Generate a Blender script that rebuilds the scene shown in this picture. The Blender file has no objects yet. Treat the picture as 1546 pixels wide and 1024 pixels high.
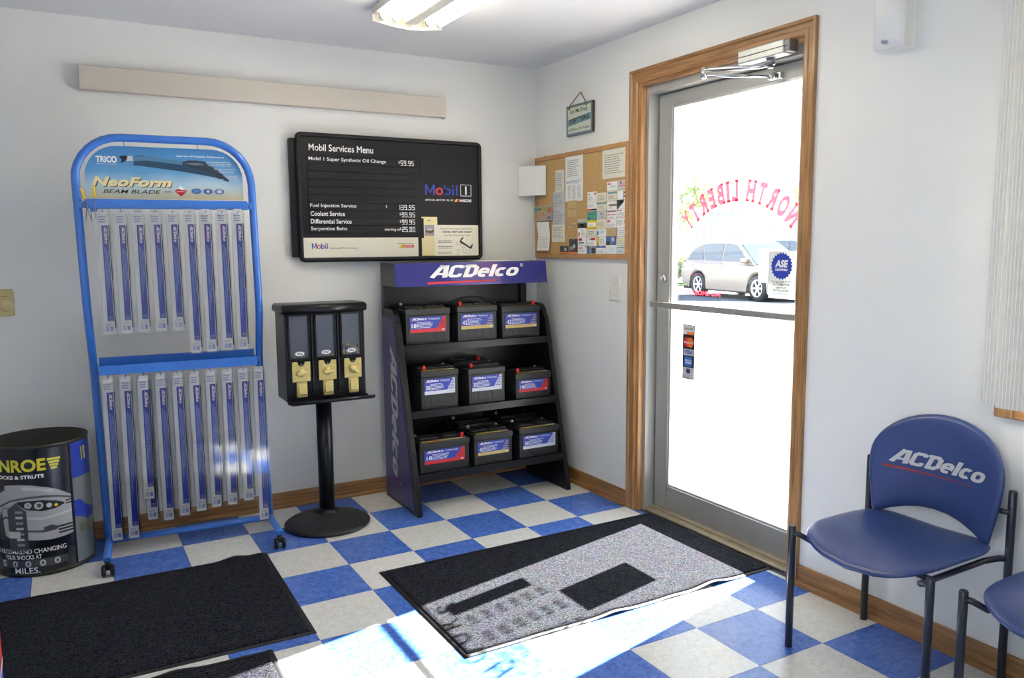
import bpy, bmesh, math, random
from mathutils import Vector, Matrix
random.seed(7)
D = bpy.data
COL = bpy.context.scene.collection
SC = bpy.context.scene
PI = math.pi

# ---------------------------------------------------------------- camera, sky, sun, area lights, exposure
def look_matrix(pos, yaw, pitch, roll):
    fw = Vector((math.sin(yaw)*math.cos(pitch), math.cos(yaw)*math.cos(pitch), -math.sin(pitch)))
    rt = Vector((math.cos(yaw), -math.sin(yaw), 0)); up = rt.cross(fw)
    r = rt*math.cos(roll)+up*math.sin(roll); u = -rt*math.sin(roll)+up*math.cos(roll)
    m = Matrix((r, u, -fw)).transposed().to_4x4(); m.translation = pos
    return m
cam = D.objects.new('camera', D.cameras.new('camera')); COL.objects.link(cam)
cam.data.sensor_width = 36; cam.data.lens = 1201.44/1546*36
cam.data.clip_start = 0.05; cam.data.clip_end = 300
cam.matrix_world = look_matrix(Vector((-1.3313, -3.9102, 1.3998)), .51361, .11830, -.0077)
SC.camera = cam
SC.view_settings.view_transform = 'Standard'; SC.view_settings.look = 'None'
SC.view_settings.gamma = 1; SC.view_settings.use_curve_mapping = False
SC.view_settings.exposure = 0.79
SKY = 3.5; SUN = 56; SIDE_WINDOW = 4; TUBE = 10
w = D.worlds.new('sky'); SC.world = w; w.use_nodes = True
nt = w.node_tree; nt.nodes.clear()
tc = nt.nodes.new('ShaderNodeTexCoord'); sx = nt.nodes.new('ShaderNodeSeparateXYZ'); rp = nt.nodes.new('ShaderNodeValToRGB')
rp.color_ramp.elements[0].position = 0.0; rp.color_ramp.elements[0].color = (1.0, 1.0, 1.0, 1)
rp.color_ramp.elements[1].position = 0.7; rp.color_ramp.elements[1].color = (.55, .74, 1.0, 1)
bg = nt.nodes.new('ShaderNodeBackground'); bg.inputs[1].default_value = SKY
wo = nt.nodes.new('ShaderNodeOutputWorld')
nt.links.new(tc.outputs['Generated'], sx.inputs[0]); nt.links.new(sx.outputs[2], rp.inputs[0])
nt.links.new(rp.outputs[0], bg.inputs[0]); nt.links.new(bg.outputs[0], wo.inputs[0])
sun = D.objects.new('sun', D.lights.new('sun', 'SUN')); COL.objects.link(sun)
sun.data.energy = SUN; sun.data.angle = math.radians(.53); sun.data.color = (1, .965, .91)
az, el = math.radians(12.6), math.radians(33.2)
sun.rotation_euler = Vector((-math.cos(az)*math.cos(el), -math.sin(az)*math.cos(el), -math.sin(el))).to_track_quat('-Z', 'Y').to_euler()
sun.location = (20, 3, 14)
def area(name, loc, direction, sx, sy, energy, color):
    o = D.objects.new(name, D.lights.new(name, 'AREA')); COL.objects.link(o)
    o.data.shape = 'RECTANGLE'; o.data.size = sx; o.data.size_y = sy; o.data.energy = energy; o.data.color = color
    o.location = loc; o.rotation_euler = Vector(direction).to_track_quat('-Z', 'Y').to_euler()
    return o
area('side_window_daylight', (-2.86, -3.95, 1.5), (1, .12, -.1), 1.9, 1.2, SIDE_WINDOW, (.80, .90, 1.0))

# ---------------------------------------------------------------- materials
def lin(c):
    return tuple(((v/255)/12.92 if v/255 <= .04045 else ((v/255+.055)/1.055)**2.4) for v in c)+(1,)
MATS = {}
def mat(name, rgb, rough=.5, metal=0, spec=.5, var=.06, scale=30, bump=0, bscale=200, coat=0, stretch=None, rgb2=None, detail=4, sheen=0):
    if name in MATS: return MATS[name]
    m = D.materials.new(name); m.use_nodes = True; n = m.node_tree.nodes; l = m.node_tree.links
    b = n['Principled BSDF']; b.inputs['Roughness'].default_value = rough; b.inputs['Metallic'].default_value = metal
    b.inputs['Specular IOR Level'].default_value = spec; b.inputs['Coat Weight'].default_value = coat; b.inputs['Coat Roughness'].default_value = .08
    if sheen: b.inputs['Sheen Weight'].default_value = sheen
    base = lin(rgb)
    t = n.new('ShaderNodeTexCoord'); mp = n.new('ShaderNodeMapping'); l.new(t.outputs['Object'], mp.inputs[0])
    if stretch: mp.inputs['Scale'].default_value = stretch
    nz = n.new('ShaderNodeTexNoise'); nz.inputs['Scale'].default_value = scale; nz.inputs['Detail'].default_value = detail
    l.new(mp.outputs[0], nz.inputs['Vector'])
    r = n.new('ShaderNodeValToRGB'); r.color_ramp.elements[0].position = .3; r.color_ramp.elements[1].position = .7
    hi = lin(rgb2) if rgb2 else tuple(min(1, v*(1+var)) for v in base[:3])+(1,)
    lo = base if rgb2 else tuple(v*(1-var) for v in base[:3])+(1,)
    r.color_ramp.elements[0].color = lo; r.color_ramp.elements[1].color = hi
    l.new(nz.outputs[0], r.inputs[0]); l.new(r.outputs[0], b.inputs['Base Color'])
    if bump:
        nb = n.new('ShaderNodeTexNoise'); nb.inputs['Scale'].default_value = bscale; nb.inputs['Detail'].default_value = 3
        l.new(mp.outputs[0], nb.inputs['Vector'])
        bp = n.new('ShaderNodeBump'); bp.inputs['Strength'].default_value = bump; bp.inputs['Distance'].default_value = .002
        l.new(nb.outputs[0], bp.inputs['Height']); l.new(bp.outputs[0], b.inputs['Normal'])
    MATS[name] = m
    return m
def ink(name, rgb, rough=.45):
    return mat('print_'+name, rgb, rough, var=.02, scale=60)
def wood(name, a, b, axis):
    st = [26, 26, 26]; st[axis] = 1.6
    return mat(name, a, .38, var=0, rgb2=b, scale=3.0, stretch=tuple(st), bump=.12, bscale=6, detail=6, coat=.15)
def glass(name, tint=(.97, .98, .98), refl=.08, rough=.02):
    if name in MATS: return MATS[name]
    m = D.materials.new(name); m.use_nodes = True; n = m.node_tree.nodes; l = m.node_tree.links; n.clear()
    o = n.new('ShaderNodeOutputMaterial'); mx = n.new('ShaderNodeMixShader'); tr = n.new('ShaderNodeBsdfTransparent'); g = n.new('ShaderNodeBsdfGlossy')
    lw = n.new('ShaderNodeLayerWeight'); lw.inputs[0].default_value = .25
    mm = n.new('ShaderNodeMath'); mm.operation = 'MULTIPLY_ADD'; mm.inputs[1].default_value = .5; mm.inputs[2].default_value = refl
    tr.inputs[0].default_value = tint+(1,); g.inputs['Roughness'].default_value = rough
    l.new(lw.outputs['Fresnel'], mm.inputs[0]); l.new(mm.outputs[0], mx.inputs[0]); l.new(tr.outputs[0], mx.inputs[1]); l.new(g.outputs[0], mx.inputs[2]); l.new(mx.outputs[0], o.inputs[0])
    MATS[name] = m; return m
def thin(name, rgb, trans=.5, rgbt=None):
    """paper or vinyl that lets light through from behind"""
    if name in MATS: return MATS[name]
    m = D.materials.new(name); m.use_nodes = True; n = m.node_tree.nodes; l = m.node_tree.links; n.clear()
    o = n.new('ShaderNodeOutputMaterial'); mx = n.new('ShaderNodeMixShader'); d = n.new('ShaderNodeBsdfDiffuse'); t = n.new('ShaderNodeBsdfTranslucent')
    nz = n.new('ShaderNodeTexNoise'); nz.inputs['Scale'].default_value = 40; r = n.new('ShaderNodeValToRGB')
    c = lin(rgb); r.color_ramp.elements[0].color = tuple(v*.95 for v in c[:3])+(1,); r.color_ramp.elements[1].color = c
    l.new(nz.outputs[0], r.inputs[0]); l.new(r.outputs[0], d.inputs[0]); l.new(r.outputs[0], t.inputs[0])
    mx.inputs[0].default_value = trans; l.new(d.outputs[0], mx.inputs[1]); l.new(t.outputs[0], mx.inputs[2]); l.new(mx.outputs[0], o.inputs[0])
    MATS[name] = m; return m
def glow(name, rgb, strength):
    m = D.materials.new(name); m.use_nodes = True; n = m.node_tree.nodes; b = n['Principled BSDF']
    b.inputs['Base Color'].default_value = lin(rgb); b.inputs['Emission Color'].default_value = lin(rgb); b.inputs['Emission Strength'].default_value = strength
    MATS[name] = m; return m
def fibre(name, dark, light, scale=420):
    """carpet pile: two yarn colours speckled"""
    m = D.materials.new(name); m.use_nodes = True; n = m.node_tree.nodes; l = m.node_tree.links
    b = n['Principled BSDF']; b.inputs['Roughness'].default_value = 1; b.inputs['Specular IOR Level'].default_value = .1
    t = n.new('ShaderNodeTexCoord'); a = n.new('ShaderNodeTexNoise'); a.inputs['Scale'].default_value = scale; a.inputs['Detail'].default_value = 2
    c = n.new('ShaderNodeTexNoise'); c.inputs['Scale'].default_value = 14; c.inputs['Detail'].default_value = 3
    r = n.new('ShaderNodeValToRGB'); r.color_ramp.elements[0].position = .36; r.color_ramp.elements[1].position = .66
    r.color_ramp.elements[0].color = lin(dark); r.color_ramp.elements[1].color = lin(light)
    l.new(t.outputs['Object'], a.inputs['Vector']); l.new(t.outputs['Object'], c.inputs['Vector'])
    mx = n.new('ShaderNodeMix'); mx.data_type = 'RGBA'; mx.blend_type = 'MULTIPLY'; mx.inputs[0].default_value = .45
    l.new(a.outputs[0], r.inputs[0]); l.new(r.outputs[0], mx.inputs[6]); l.new(c.outputs['Color'], mx.inputs[7]); l.new(mx.outputs[2], b.inputs['Base Color'])
    bp = n.new('ShaderNodeBump'); bp.inputs['Strength'].default_value = .9; bp.inputs['Distance'].default_value = .004
    l.new(a.outputs[0], bp.inputs['Height']); l.new(bp.outputs[0], b.inputs['Normal'])
    MATS[name] = m; return m
def tile_mat(name, a, b, speck):
    m = D.materials.new(name); m.use_nodes = True; n = m.node_tree.nodes; l = m.node_tree.links
    s = n['Principled BSDF']; s.inputs['Roughness'].default_value = .22; s.inputs['Specular IOR Level'].default_value = .45
    t = n.new('ShaderNodeTexCoord'); oi = n.new('ShaderNodeObjectInfo'); ad = n.new('ShaderNodeVectorMath'); ad.operation = 'MULTIPLY_ADD'
    ad.inputs[1].default_value = (1, 1, 1); l.new(t.outputs['Object'], ad.inputs[0])
    sc = n.new('ShaderNodeMath'); sc.operation = 'MULTIPLY'; sc.inputs[1].default_value = 40; l.new(oi.outputs['Random'], sc.inputs[0]); l.new(sc.outputs[0], ad.inputs[2])
    z = n.new('ShaderNodeTexNoise'); z.inputs['Scale'].default_value = 42; z.inputs['Detail'].default_value = 7; z.inputs['Distortion'].default_value = 1.2
    l.new(ad.outputs[0], z.inputs['Vector'])
    r = n.new('ShaderNodeValToRGB'); r.color_ramp.elements[0].position = .34; r.color_ramp.elements[1].position = .66
    r.color_ramp.elements[0].color = lin(a); r.color_ramp.elements[1].color = lin(b); l.new(z.outputs[0], r.inputs[0])
    v = n.new('ShaderNodeTexNoise'); v.inputs['Scale'].default_value = 120; l.new(ad.outputs[0], v.inputs['Vector'])
    vr = n.new('ShaderNodeValToRGB'); vr.color_ramp.elements[0].position = .71; vr.color_ramp.elements[1].position = .76
    vr.color_ramp.elements[0].color = (0, 0, 0, 1); vr.color_ramp.elements[1].color = (1, 1, 1, 1); l.new(v.outputs[0], vr.inputs[0])
    mx = n.new('ShaderNodeMix'); mx.data_type = 'RGBA'; l.new(vr.outputs[0], mx.inputs[0]); l.new(r.outputs[0], mx.inputs[6]); mx.inputs[7].default_value = lin(speck)
    hv = n.new('ShaderNodeHueSaturation'); vm = n.new('ShaderNodeMath'); vm.operation = 'MULTIPLY_ADD'; vm.inputs[1].default_value = .12; vm.inputs[2].default_value = .94
    l.new(oi.outputs['Random'], vm.inputs[0]); l.new(vm.outputs[0], hv.inputs['Value']); l.new(mx.outputs[2], hv.inputs['Color']); l.new(hv.outputs[0], s.inputs['Base Color'])
    MATS[name] = m; return m

WALL = mat('white_wall_paint', (229, 229, 226), .6, var=.012, scale=3, bump=.25, bscale=260, spec=.3)
CEIL = mat('ceiling_paint', (222, 222, 222), .8, var=.012, scale=3, bump=.15, bscale=200, spec=.2)
OAK_X = wood('oak_along_x', (124, 86, 48), (176, 130, 82), 0)
OAK_Y = wood('oak_along_y', (124, 86, 48), (176, 130, 82), 1)
OAK_Z = wood('oak_along_z', (134, 94, 54), (186, 140, 90), 2)
ALU = mat('satin_aluminium', (176, 176, 172), .42, .45, var=.03, scale=8, stretch=(1, 1, .1))
CHROME = mat('chrome', (205, 205, 205), .14, 1, var=.02)
BLUE_TUBE = mat('blue_enamel', (58, 122, 214), .28, var=.03, coat=.4)
BLACK = mat('black_enamel', (17, 18, 21), .3, var=.1, spec=.35, coat=.06)
BLACK_MATT = mat('black_plastic', (21, 22, 24), .45, spec=.35, var=.12, scale=60)
CASE = mat('battery_case_black', (30, 31, 32), .42, var=.12, scale=80, bump=.12, bscale=400)
RUBBER = mat('black_rubber', (20, 20, 22), .55, var=.1)
WHITE_PL = mat('white_plastic', (232, 232, 228), .3, var=.01)
BRASS = mat('brass_gold', (214, 196, 126), .34, .55, var=.1, scale=60)
STEEL = mat('steel', (150, 150, 152), .3, 1, var=.05)
GLASS = glass('door_glass')
W_ = ink('white', (240, 240, 238)); BK_ = ink('black', (22, 22, 24)); RED_ = ink('red', (206, 40, 46)); BL_ = ink('blue', (44, 66, 170))
NAVY_ = ink('navy', (52, 52, 128)); GOLD_ = ink('gold', (202, 178, 108)); SILV_ = ink('silver', (206, 212, 222)); YEL_ = ink('yellow', (236, 206, 40))
GR_ = ink('grey', (150, 150, 150)); LG_ = ink('lightgrey', (196, 198, 198)); CR_ = ink('cream', (228, 222, 196)); TEAL_ = ink('teal', (118, 158, 160))
ORG_ = ink('orange', (226, 120, 40)); GRN_ = ink('green', (84, 160, 138)); TAN_ = ink('tan', (206, 176, 116)); PALEBLUE_ = ink('paleblue', (170, 200, 222)); SKYB_ = ink('skyblue', (92, 152, 206))
DG_ = ink('darkgrey', (66, 68, 72)); MIDB_ = ink('midblue', (74, 112, 176)); PINK_ = ink('dullred', (150, 50, 62)); BROWN_ = ink('brown', (104, 82, 58))

# ---------------------------------------------------------------- mesh helpers
ORG = {}
TEXTS = {}
def text_geo(s, bold=0., shear=0., spacing=1.):
    key = (s, bold, shear, spacing)
    if key in TEXTS: return TEXTS[key]
    if s in ('ACDelco', 'Mobil') or s.startswith('seg:'):
        vs, fs = logo_geo() if s == 'ACDelco' else mobil_geo() if s == 'Mobil' else price_geo(s[4:])
        TEXTS[key] = (vs, fs, min(v.x for v in vs), max(v.x for v in vs), min(v.y for v in vs), max(v.y for v in vs)); return TEXTS[key]
    c = D.curves.new('t', 'FONT'); c.body = s; c.size = 1; c.offset = bold; c.shear = shear; c.space_character = spacing; c.resolution_u = 3; c.fill_mode = 'FRONT'
    o = D.objects.new('t', c); COL.objects.link(o)
    bpy.context.view_layer.update()
    me = D.meshes.new_from_object(o.evaluated_get(bpy.context.evaluated_depsgraph_get()))
    vs = [v.co.copy() for v in me.vertices]; fs = [list(p.vertices) for p in me.polygons]
    fs = [f for f in fs if len(f) > 2]
    if vs:
        x0 = min(v.x for v in vs); x1 = max(v.x for v in vs); y0 = min(v.y for v in vs); y1 = max(v.y for v in vs)
    else: x0 = x1 = y0 = y1 = 0
    D.objects.remove(o); D.meshes.remove(me); D.curves.remove(c)
    TEXTS[key] = (vs, fs, x0, x1, y0, y1)
    return TEXTS[key]

def stroke(path, w):
    """quads along a polyline with mitred joints"""
    P = [Vector((*p, 0)) for p in path]; L = []; closed = (P[0]-P[-1]).length < 1e-6
    if closed: P = P[:-1]
    n = len(P)
    for i in range(n):
        a = (P[i]-P[i-1]) if (i or closed) else (P[1]-P[0]); c = (P[(i+1) % n]-P[i]) if (i < n-1 or closed) else a
        a, c = a.normalized(), c.normalized(); na, nc = Vector((-a.y, a.x, 0)), Vector((-c.y, c.x, 0)); m = (na+nc).normalized(); k = min(1.6, 1/max(.3, m.dot(na)))
        L.append((P[i]+m*w/2*k, P[i]-m*w/2*k))
    return [(L[i][0], L[i][1], L[(i+1) % n][1], L[(i+1) % n][0]) for i in range(n if closed else n-1)]
def oval(cx, cy, rx, ry, a0, a1, n=16, p=.75):
    o = []
    for k in range(n+1):
        a = math.radians(a0+(a1-a0)*k/n); c, s = math.cos(a), math.sin(a)
        o.append((cx+math.copysign(abs(c)**p, c)*rx, cy+math.copysign(abs(s)**p, s)*ry))
    return o
def logo_geo():
    Q = []; W = .25
    Q += stroke([(.09, 0), (.42, 1)], W*1.05); Q += stroke([(.74, 0), (.60, 1)], W*1.05); Q += stroke([(.24, .30), (.70, .30)], .17); Q += [tuple(Vector((*p, 0)) for p in ((.26, .83), (.66, .83), (.66, 1), (.26, 1)))]
    x = .86; Q += stroke([(x+.60, .74), (x+.58, .86), (x+.48, .90), (x+.22, .90), (x+.11, .80), (x+.11, .20), (x+.22, .10), (x+.48, .10), (x+.58, .14), (x+.60, .30)], .22)
    x = 1.65; Q += stroke([(x+.13, .90), (x+.42, .90), (x+.58, .74), (x+.58, .26), (x+.42, .10), (x+.13, .10), (x+.13, .90)], .235); Q += [tuple(Vector((*p, 0)) for p in ((x-.08, .83), (x+.2, .83), (x+.2, 1), (x-.08, 1)))]
    x = 2.37; Q += stroke([(x+.12, .38), (x+.50, .38)]+oval(x+.31, .36, .21, .28, 0, 300, 14), .20)
    x = 3.02; Q += stroke([(x+.12, 0), (x+.12, 1)], W)
    x = 3.31; Q += stroke(oval(x+.31, .36, .21, .27, 48, 312, 14), .22)
    x = 3.93; Q += stroke(oval(x+.31, .36, .22, .27, 0, 360, 20), .22)
    Q = [[Vector((v.x+.30*v.y, v.y, 0)) for v in q] for q in Q]
    vs = [v for q in Q for v in q]; fs = [[4*i, 4*i+1, 4*i+2, 4*i+3] for i in range(len(Q))]
    return vs, fs
def mobil_geo():
    Q = stroke([(.10, 0), (.10, .94), (.14, .94), (.45, .22), (.76, .94), (.80, .94), (.80, 0)], .16)+stroke(oval(1.25, .36, .25, .28, 0, 360, 20, 1), .16)
    Q += stroke([(1.72, 0), (1.72, 1)], .16)+stroke(oval(1.95, .36, .23, .28, 0, 360, 20, 1), .16)+stroke([(2.45, 0), (2.45, .68)], .16)+stroke([(2.45, .83), (2.45, 1)], .16)+stroke([(2.78, 0), (2.78, 1)], .16)
    return [v for q in Q for v in q], [[4*i, 4*i+1, 4*i+2, 4*i+3] for i in range(len(Q))]
SEG = {'0': 'abcdef', '1': 'bc', '2': 'abged', '3': 'abgcd', '5': 'afgcd', '9': 'abcdfg'}
def price_geo(t):
    Q = []; x = 0; w, h, s = .46, 1., .13
    R = {'a': (0, h-s, w, h), 'g': (0, h/2-s/2, w, h/2+s/2), 'd': (0, 0, w, s), 'f': (0, h/2+.02, s, h-.02), 'b': (w-s, h/2+.02, w, h-.02), 'e': (0, .02, s, h/2-.02), 'c': (w-s, .02, w, h/2-.02)}
    for ch in t:
        if ch == '.': Q.append((x, 0, x+s, s)); x += s+.09; continue
        for g in SEG[ch]: a = R[g]; Q.append((x+a[0], a[1], x+a[2], a[3]))
        x += w+.15
    vs = []; fs = []
    for a, b, c, d in Q: fs.append([len(vs)+k for k in range(4)]); vs += [Vector((a, b, 0)), Vector((c, b, 0)), Vector((c, d, 0)), Vector((a, d, 0))]
    return vs, fs
class MB:
    def __init__(s):
        s.bm = bmesh.new(); s.mats = []; s.fr = None
    def mi(s, m):
        if m is None: return 0
        if m not in s.mats: s.mats.append(m)
        return s.mats.index(m)
    def _set(s, faces, m, smooth=False):
        i = s.mi(m)
        for f in faces: f.material_index = i; f.smooth = smooth
    def box(s, a, b, m=None, bev=0, seg=2, mtx=None):
        a, b = Vector(a), Vector(b); c = (a+b)/2; d = b-a
        mm = Matrix.Translation(c) @ Matrix.Diagonal((d.x, d.y, d.z, 1))
        if mtx is not None: mm = mtx @ mm
        r = bmesh.ops.create_cube(s.bm, size=1, matrix=mm); vs = r['verts']
        fs = list({f for v in vs for f in v.link_faces}); s._set(fs, m, False)
        if bev:
            es = list({e for v in vs for e in v.link_edges})
            i = s.mi(m)
            r = bmesh.ops.bevel(s.bm, geom=es, offset=bev, segments=seg, affect='EDGES', profile=.5)
            for f in r['faces']: f.material_index = i; f.smooth = True
        return s
    def tube(s, pts, r, n=10, m=None, closed=False, caps=True, radii=None):
        pts = [Vector(p) for p in pts]; N = len(pts); rings = []
        ref = None
        for i, p in enumerate(pts):
            if closed: t = (pts[(i+1) % N]-pts[i-1])
            else: t = (pts[min(i+1, N-1)]-pts[max(i-1, 0)])
            t.normalize()
            if ref is None:
                ref = Vector((0, 0, 1)) if abs(t.z) < .9 else Vector((1, 0, 0))
                ref = (ref-t*ref.dot(t)).normalized()
            else:
                ref = (ref-t*ref.dot(t)).normalized()
            bn = t.cross(ref); rr = radii[i] if radii else r
            rings.append([s.bm.verts.new(p+(ref*math.cos(2*PI*k/n)+bn*math.sin(2*PI*k/n))*rr) for k in range(n)])
        fs = []
        for i in range(N if closed else N-1):
            A, B = rings[i], rings[(i+1) % N]
            for k in range(n): fs.append(s.bm.faces.new((A[k], A[(k+1) % n], B[(k+1) % n], B[k])))
        s._set(fs, m, True)
        if caps and not closed:
            s._set([s.bm.faces.new(list(reversed(rings[0]))), s.bm.faces.new(rings[-1])], m)
        return s
    def lathe(s, prof, c=(0, 0, 0), n=32, m=None, axis='z', smooth=True, caps=True):
        c = Vector(c); rings = []
        for r, h in prof:
            ring = []
            for k in range(n):
                a = 2*PI*k/n; x, y = r*math.cos(a), r*math.sin(a)
                p = Vector((x, y, h)) if axis == 'z' else (Vector((h, x, y)) if axis == 'x' else Vector((y, h, x)))
                ring.append(s.bm.verts.new(c+p))
            rings.append(ring)
        fs = []
        for A, B in zip(rings, rings[1:]):
            for k in range(n): fs.append(s.bm.faces.new((A[k], A[(k+1) % n], B[(k+1) % n], B[k])))
        s._set(fs, m, smooth)
        ends = []
        if caps and prof[0][0] > 1e-5: ends.append(s.bm.faces.new(list(reversed(rings[0]))))
        if caps and prof[-1][0] > 1e-5: ends.append(s.bm.faces.new(rings[-1]))
        s._set(ends, m)
        return s
    def cyl(s, a, b, r, n=16, m=None, r2=None):
        return s.tube([a, b], r, n, m, radii=[r, r if r2 is None else r2])
    def frame(s, O, U, V):
        U, V = Vector(U).normalized(), Vector(V).normalized(); s.fr = (Vector(O), U, V, U.cross(V)); return s
    def P(s, x, y, h=0):
        O, U, V, N = s.fr; return O+U*x+V*y+N*h
    def prism(s, poly, h0, h1, m=None, side=None, bev=0):
        A = [s.bm.verts.new(s.P(x, y, h0)) for x, y in poly]; B = [s.bm.verts.new(s.P(x, y, h1)) for x, y in poly]
        n = len(poly); f = [s.bm.faces.new(list(reversed(A))), s.bm.faces.new(B)]
        g = [s.bm.faces.new((A[k], A[(k+1) % n], B[(k+1) % n], B[k])) for k in range(n)]
        s._set(f, m); s._set(g, side or m)
        bmesh.ops.recalc_face_normals(s.bm, faces=f+g)
        if bev:
            es = list(f[1].edges); i = s.mi(m)
            r = bmesh.ops.bevel(s.bm, geom=es, offset=bev, segments=2, affect='EDGES', profile=.5)
            for q in r['faces']: q.material_index = i; q.smooth = True
        return s
    def flat(s, poly, m, lift=.0004):
        f = s.bm.faces.new([s.bm.verts.new(s.P(x, y, lift)) for x, y in poly]); s._set([f], m); return s
    def rect(s, x0, y0, x1, y1, m, lift=.0004):
        return s.flat([(x0, y0), (x1, y0), (x1, y1), (x0, y1)], m, lift)
    def ell(s, cx, cy, rx, ry, m, lift=.0004, n=24):
        return s.flat([(cx+rx*math.cos(2*PI*k/n), cy+ry*math.sin(2*PI*k/n)) for k in range(n)], m, lift)
    def text(s, t, x, y, m, w=None, h=None, lift=.0008, bold=0., shear=0., rot=0., fn=None, align='l', spacing=1., mirror=False):
        """x, y = lower left of the inked box; w, h stretch it to that box"""
        vs, fs, x0, x1, y0, y1 = text_geo(t, bold, shear, spacing)
        if not vs: return s
        W0, H0 = x1-x0, y1-y0
        if h is None: h = w*H0/W0
        if w is None: w = h*W0/H0
        ax = {'l': 0, 'c': -.5, 'r': -1}[align]*w
        ca, sa = math.cos(rot), math.sin(rot); out = []
        for v in vs:
            px = (v.x-x0)/W0*w+ax; py = (v.y-y0)/H0*h
            if mirror: px = -px
            qx, qy = x+px*ca-py*sa, y+px*sa+py*ca
            out.append(s.bm.verts.new(fn(qx, qy) if fn else s.P(qx, qy, lift)))
        ff = []
        for f in fs:
            try: ff.append(s.bm.faces.new([out[i] for i in f]))
            except ValueError: pass
        s._set(ff, m); return s
    def greek(s, x0, y0, x1, y1, rows, m, lift=.0006, ragged=.3, fill=.38, seed=1):
        """lines of print too small to read, drawn as broken dashes"""
        rr = random.Random(seed); dh = (y1-y0)/rows
        for k in range(rows):
            y = y1-dh*(k+.8); xe = x1-(x1-x0)*ragged*rr.random(); x = x0
            while x < xe:
                ln = min((x1-x0)*(.06+.14*rr.random()), xe-x)
                s.rect(x, y, x+ln, y+dh*fill, m, lift); x += ln+(x1-x0)*.03
        return s
    def build(s, name, m=None, parent=None, at=None, smooth=None):
        me = D.meshes.new(name)
        off = Vector(ORG.get(parent.name, (0, 0, 0))) if parent else Vector((0, 0, 0))
        if at is not None: off = off+Vector(at) if parent else Vector(at)
        for v in s.bm.verts: v.co -= off
        s.bm.to_mesh(me); s.bm.free()
        if s.mats and s.mats[0] is not None or len(s.mats) > 1:
            for q in s.mats: me.materials.append(q or m)
        elif m: me.materials.append(m)
        o = D.objects.new(name, me); COL.objects.link(o)
        if parent:
            o.parent = parent
            o.location = off-Vector(ORG.get(parent.name, (0, 0, 0)))
        else: o.location = off
        ORG[o.name] = tuple(off)
        return o
def tag(o, label=None, cat=None, group=None, kind=None):
    if label: o['label'] = label
    if cat: o['category'] = cat
    if group: o['group'] = group
    if kind: o['kind'] = kind
    return o
def thing(name, label, cat, loc=(0, 0, 0), group=None, kind=None):
    o = D.objects.new(name, None); COL.objects.link(o); o.location = loc; o.empty_display_size = .1
    ORG[o.name] = tuple(loc); return tag(o, label, cat, group, kind)
def copy_tree(o, parent=None):
    c = o.copy(); COL.objects.link(c)
    if parent: c.parent = parent
    for ch in list(o.children): copy_tree(ch, c)
    return c
def arc(cx, cy, r, a0, a1, n):
    return [(cx+r*math.cos(a0+(a1-a0)*k/n), cy+r*math.sin(a0+(a1-a0)*k/n)) for k in range(n+1)]
def rrect(x0, y0, x1, y1, r, n=4):
    return arc(x1-r, y1-r, r, 0, PI/2, n)+arc(x0+r, y1-r, r, PI/2, PI, n)+arc(x0+r, y0+r, r, PI, 1.5*PI, n)+arc(x1-r, y0+r, r, 1.5*PI, 2*PI, n)

# ---------------------------------------------------------------- the room
XL, XR, YF, YB, ZC, TH = -2.75, 1.24, -5.3, .33, 2.445, .15
OY0, OY1, OZ = -1.722, -.668, 2.193        # doorway
WY0, WY1, WZ0, WZ1 = -4.25, -2.55, .905, 2.02   # window in the right wall behind the blinds
T = .3048
fl = tag(MB().box((XL-TH, YF-TH, -.1), (XR+TH, YB+TH, -.003)).build('floor', mat('tile_joint', (70, 74, 92), .7)), 'blue and cream checkerboard vinyl tile floor', 'floor', kind='structure')
TB = tile_mat('blue_vinyl_tile', (62, 101, 184), (92, 130, 210), (122, 152, 218)); TCR = tile_mat('cream_vinyl_tile', (216, 215, 208), (232, 231, 225), (172, 170, 165))
tile_mesh = {}
for u in range(-10, 5):
    for v in range(-2, 18):
        x0, x1 = max(u*T, XL), min((u+1)*T, XR); y1, y0 = min(-v*T, YB), max(-(v+1)*T, YF)
        if x1-x0 < .002 or y1-y0 < .002: continue
        blue = (u+v) % 2 == 0; key = (round(x1-x0, 4), round(y1-y0, 4), blue)
        if key not in tile_mesh:
            b = MB(); g = .0003; dx, dy = x1-x0-2*g, y1-y0-2*g; c = .0006
            lo = [(0, 0), (dx, 0), (dx, dy), (0, dy)]; hi = [(c, c), (dx-c, c), (dx-c, dy-c), (c, dy-c)]
            A = [b.bm.verts.new((*p, -.003)) for p in lo]; B = [b.bm.verts.new((*p, 0)) for p in hi]
            b.bm.faces.new(B)
            for k in range(4): b.bm.faces.new((A[k], A[(k+1) % 4], B[(k+1) % 4], B[k]))
            me = D.meshes.new('floor_tile'); b.bm.to_mesh(me); b.bm.free(); me.materials.append(TB if blue else TCR); tile_mesh[key] = me
        o = D.objects.new('floor_tile', tile_mesh[key]); COL.objects.link(o); o.parent = fl; o.location = (x0+.0003, y0+.0003, 0)
def structure(mb, name, m, label, cat): return tag(mb.build(name, m), label, cat, kind='structure')
structure(MB().box((XL-TH, YF-TH, ZC), (XR+TH, YB+TH, ZC+.1)), 'ceiling', CEIL, 'plain white painted ceiling', 'ceiling')
structure(MB().box((XL-TH, YB, 0), (XR+TH, YB+TH, ZC)), 'wall_back', WALL, 'white painted wall behind the wiper rack and menu board', 'wall')
LY0, LY1, LZ0, LZ1 = -4.95, -2.95, .85, 2.15      # window in the left wall, outside the frame
b = MB(); b.box((XL-TH, LY1, 0), (XL, YB, ZC)); b.box((XL-TH, YF, 0), (XL, LY0, ZC)); b.box((XL-TH, LY0, 0), (XL, LY1, LZ0)); b.box((XL-TH, LY0, LZ1), (XL, LY1, ZC))
structure(b, 'wall_left', WALL, 'white painted wall on the left side with a shop window', 'wall')
b = MB()
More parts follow.
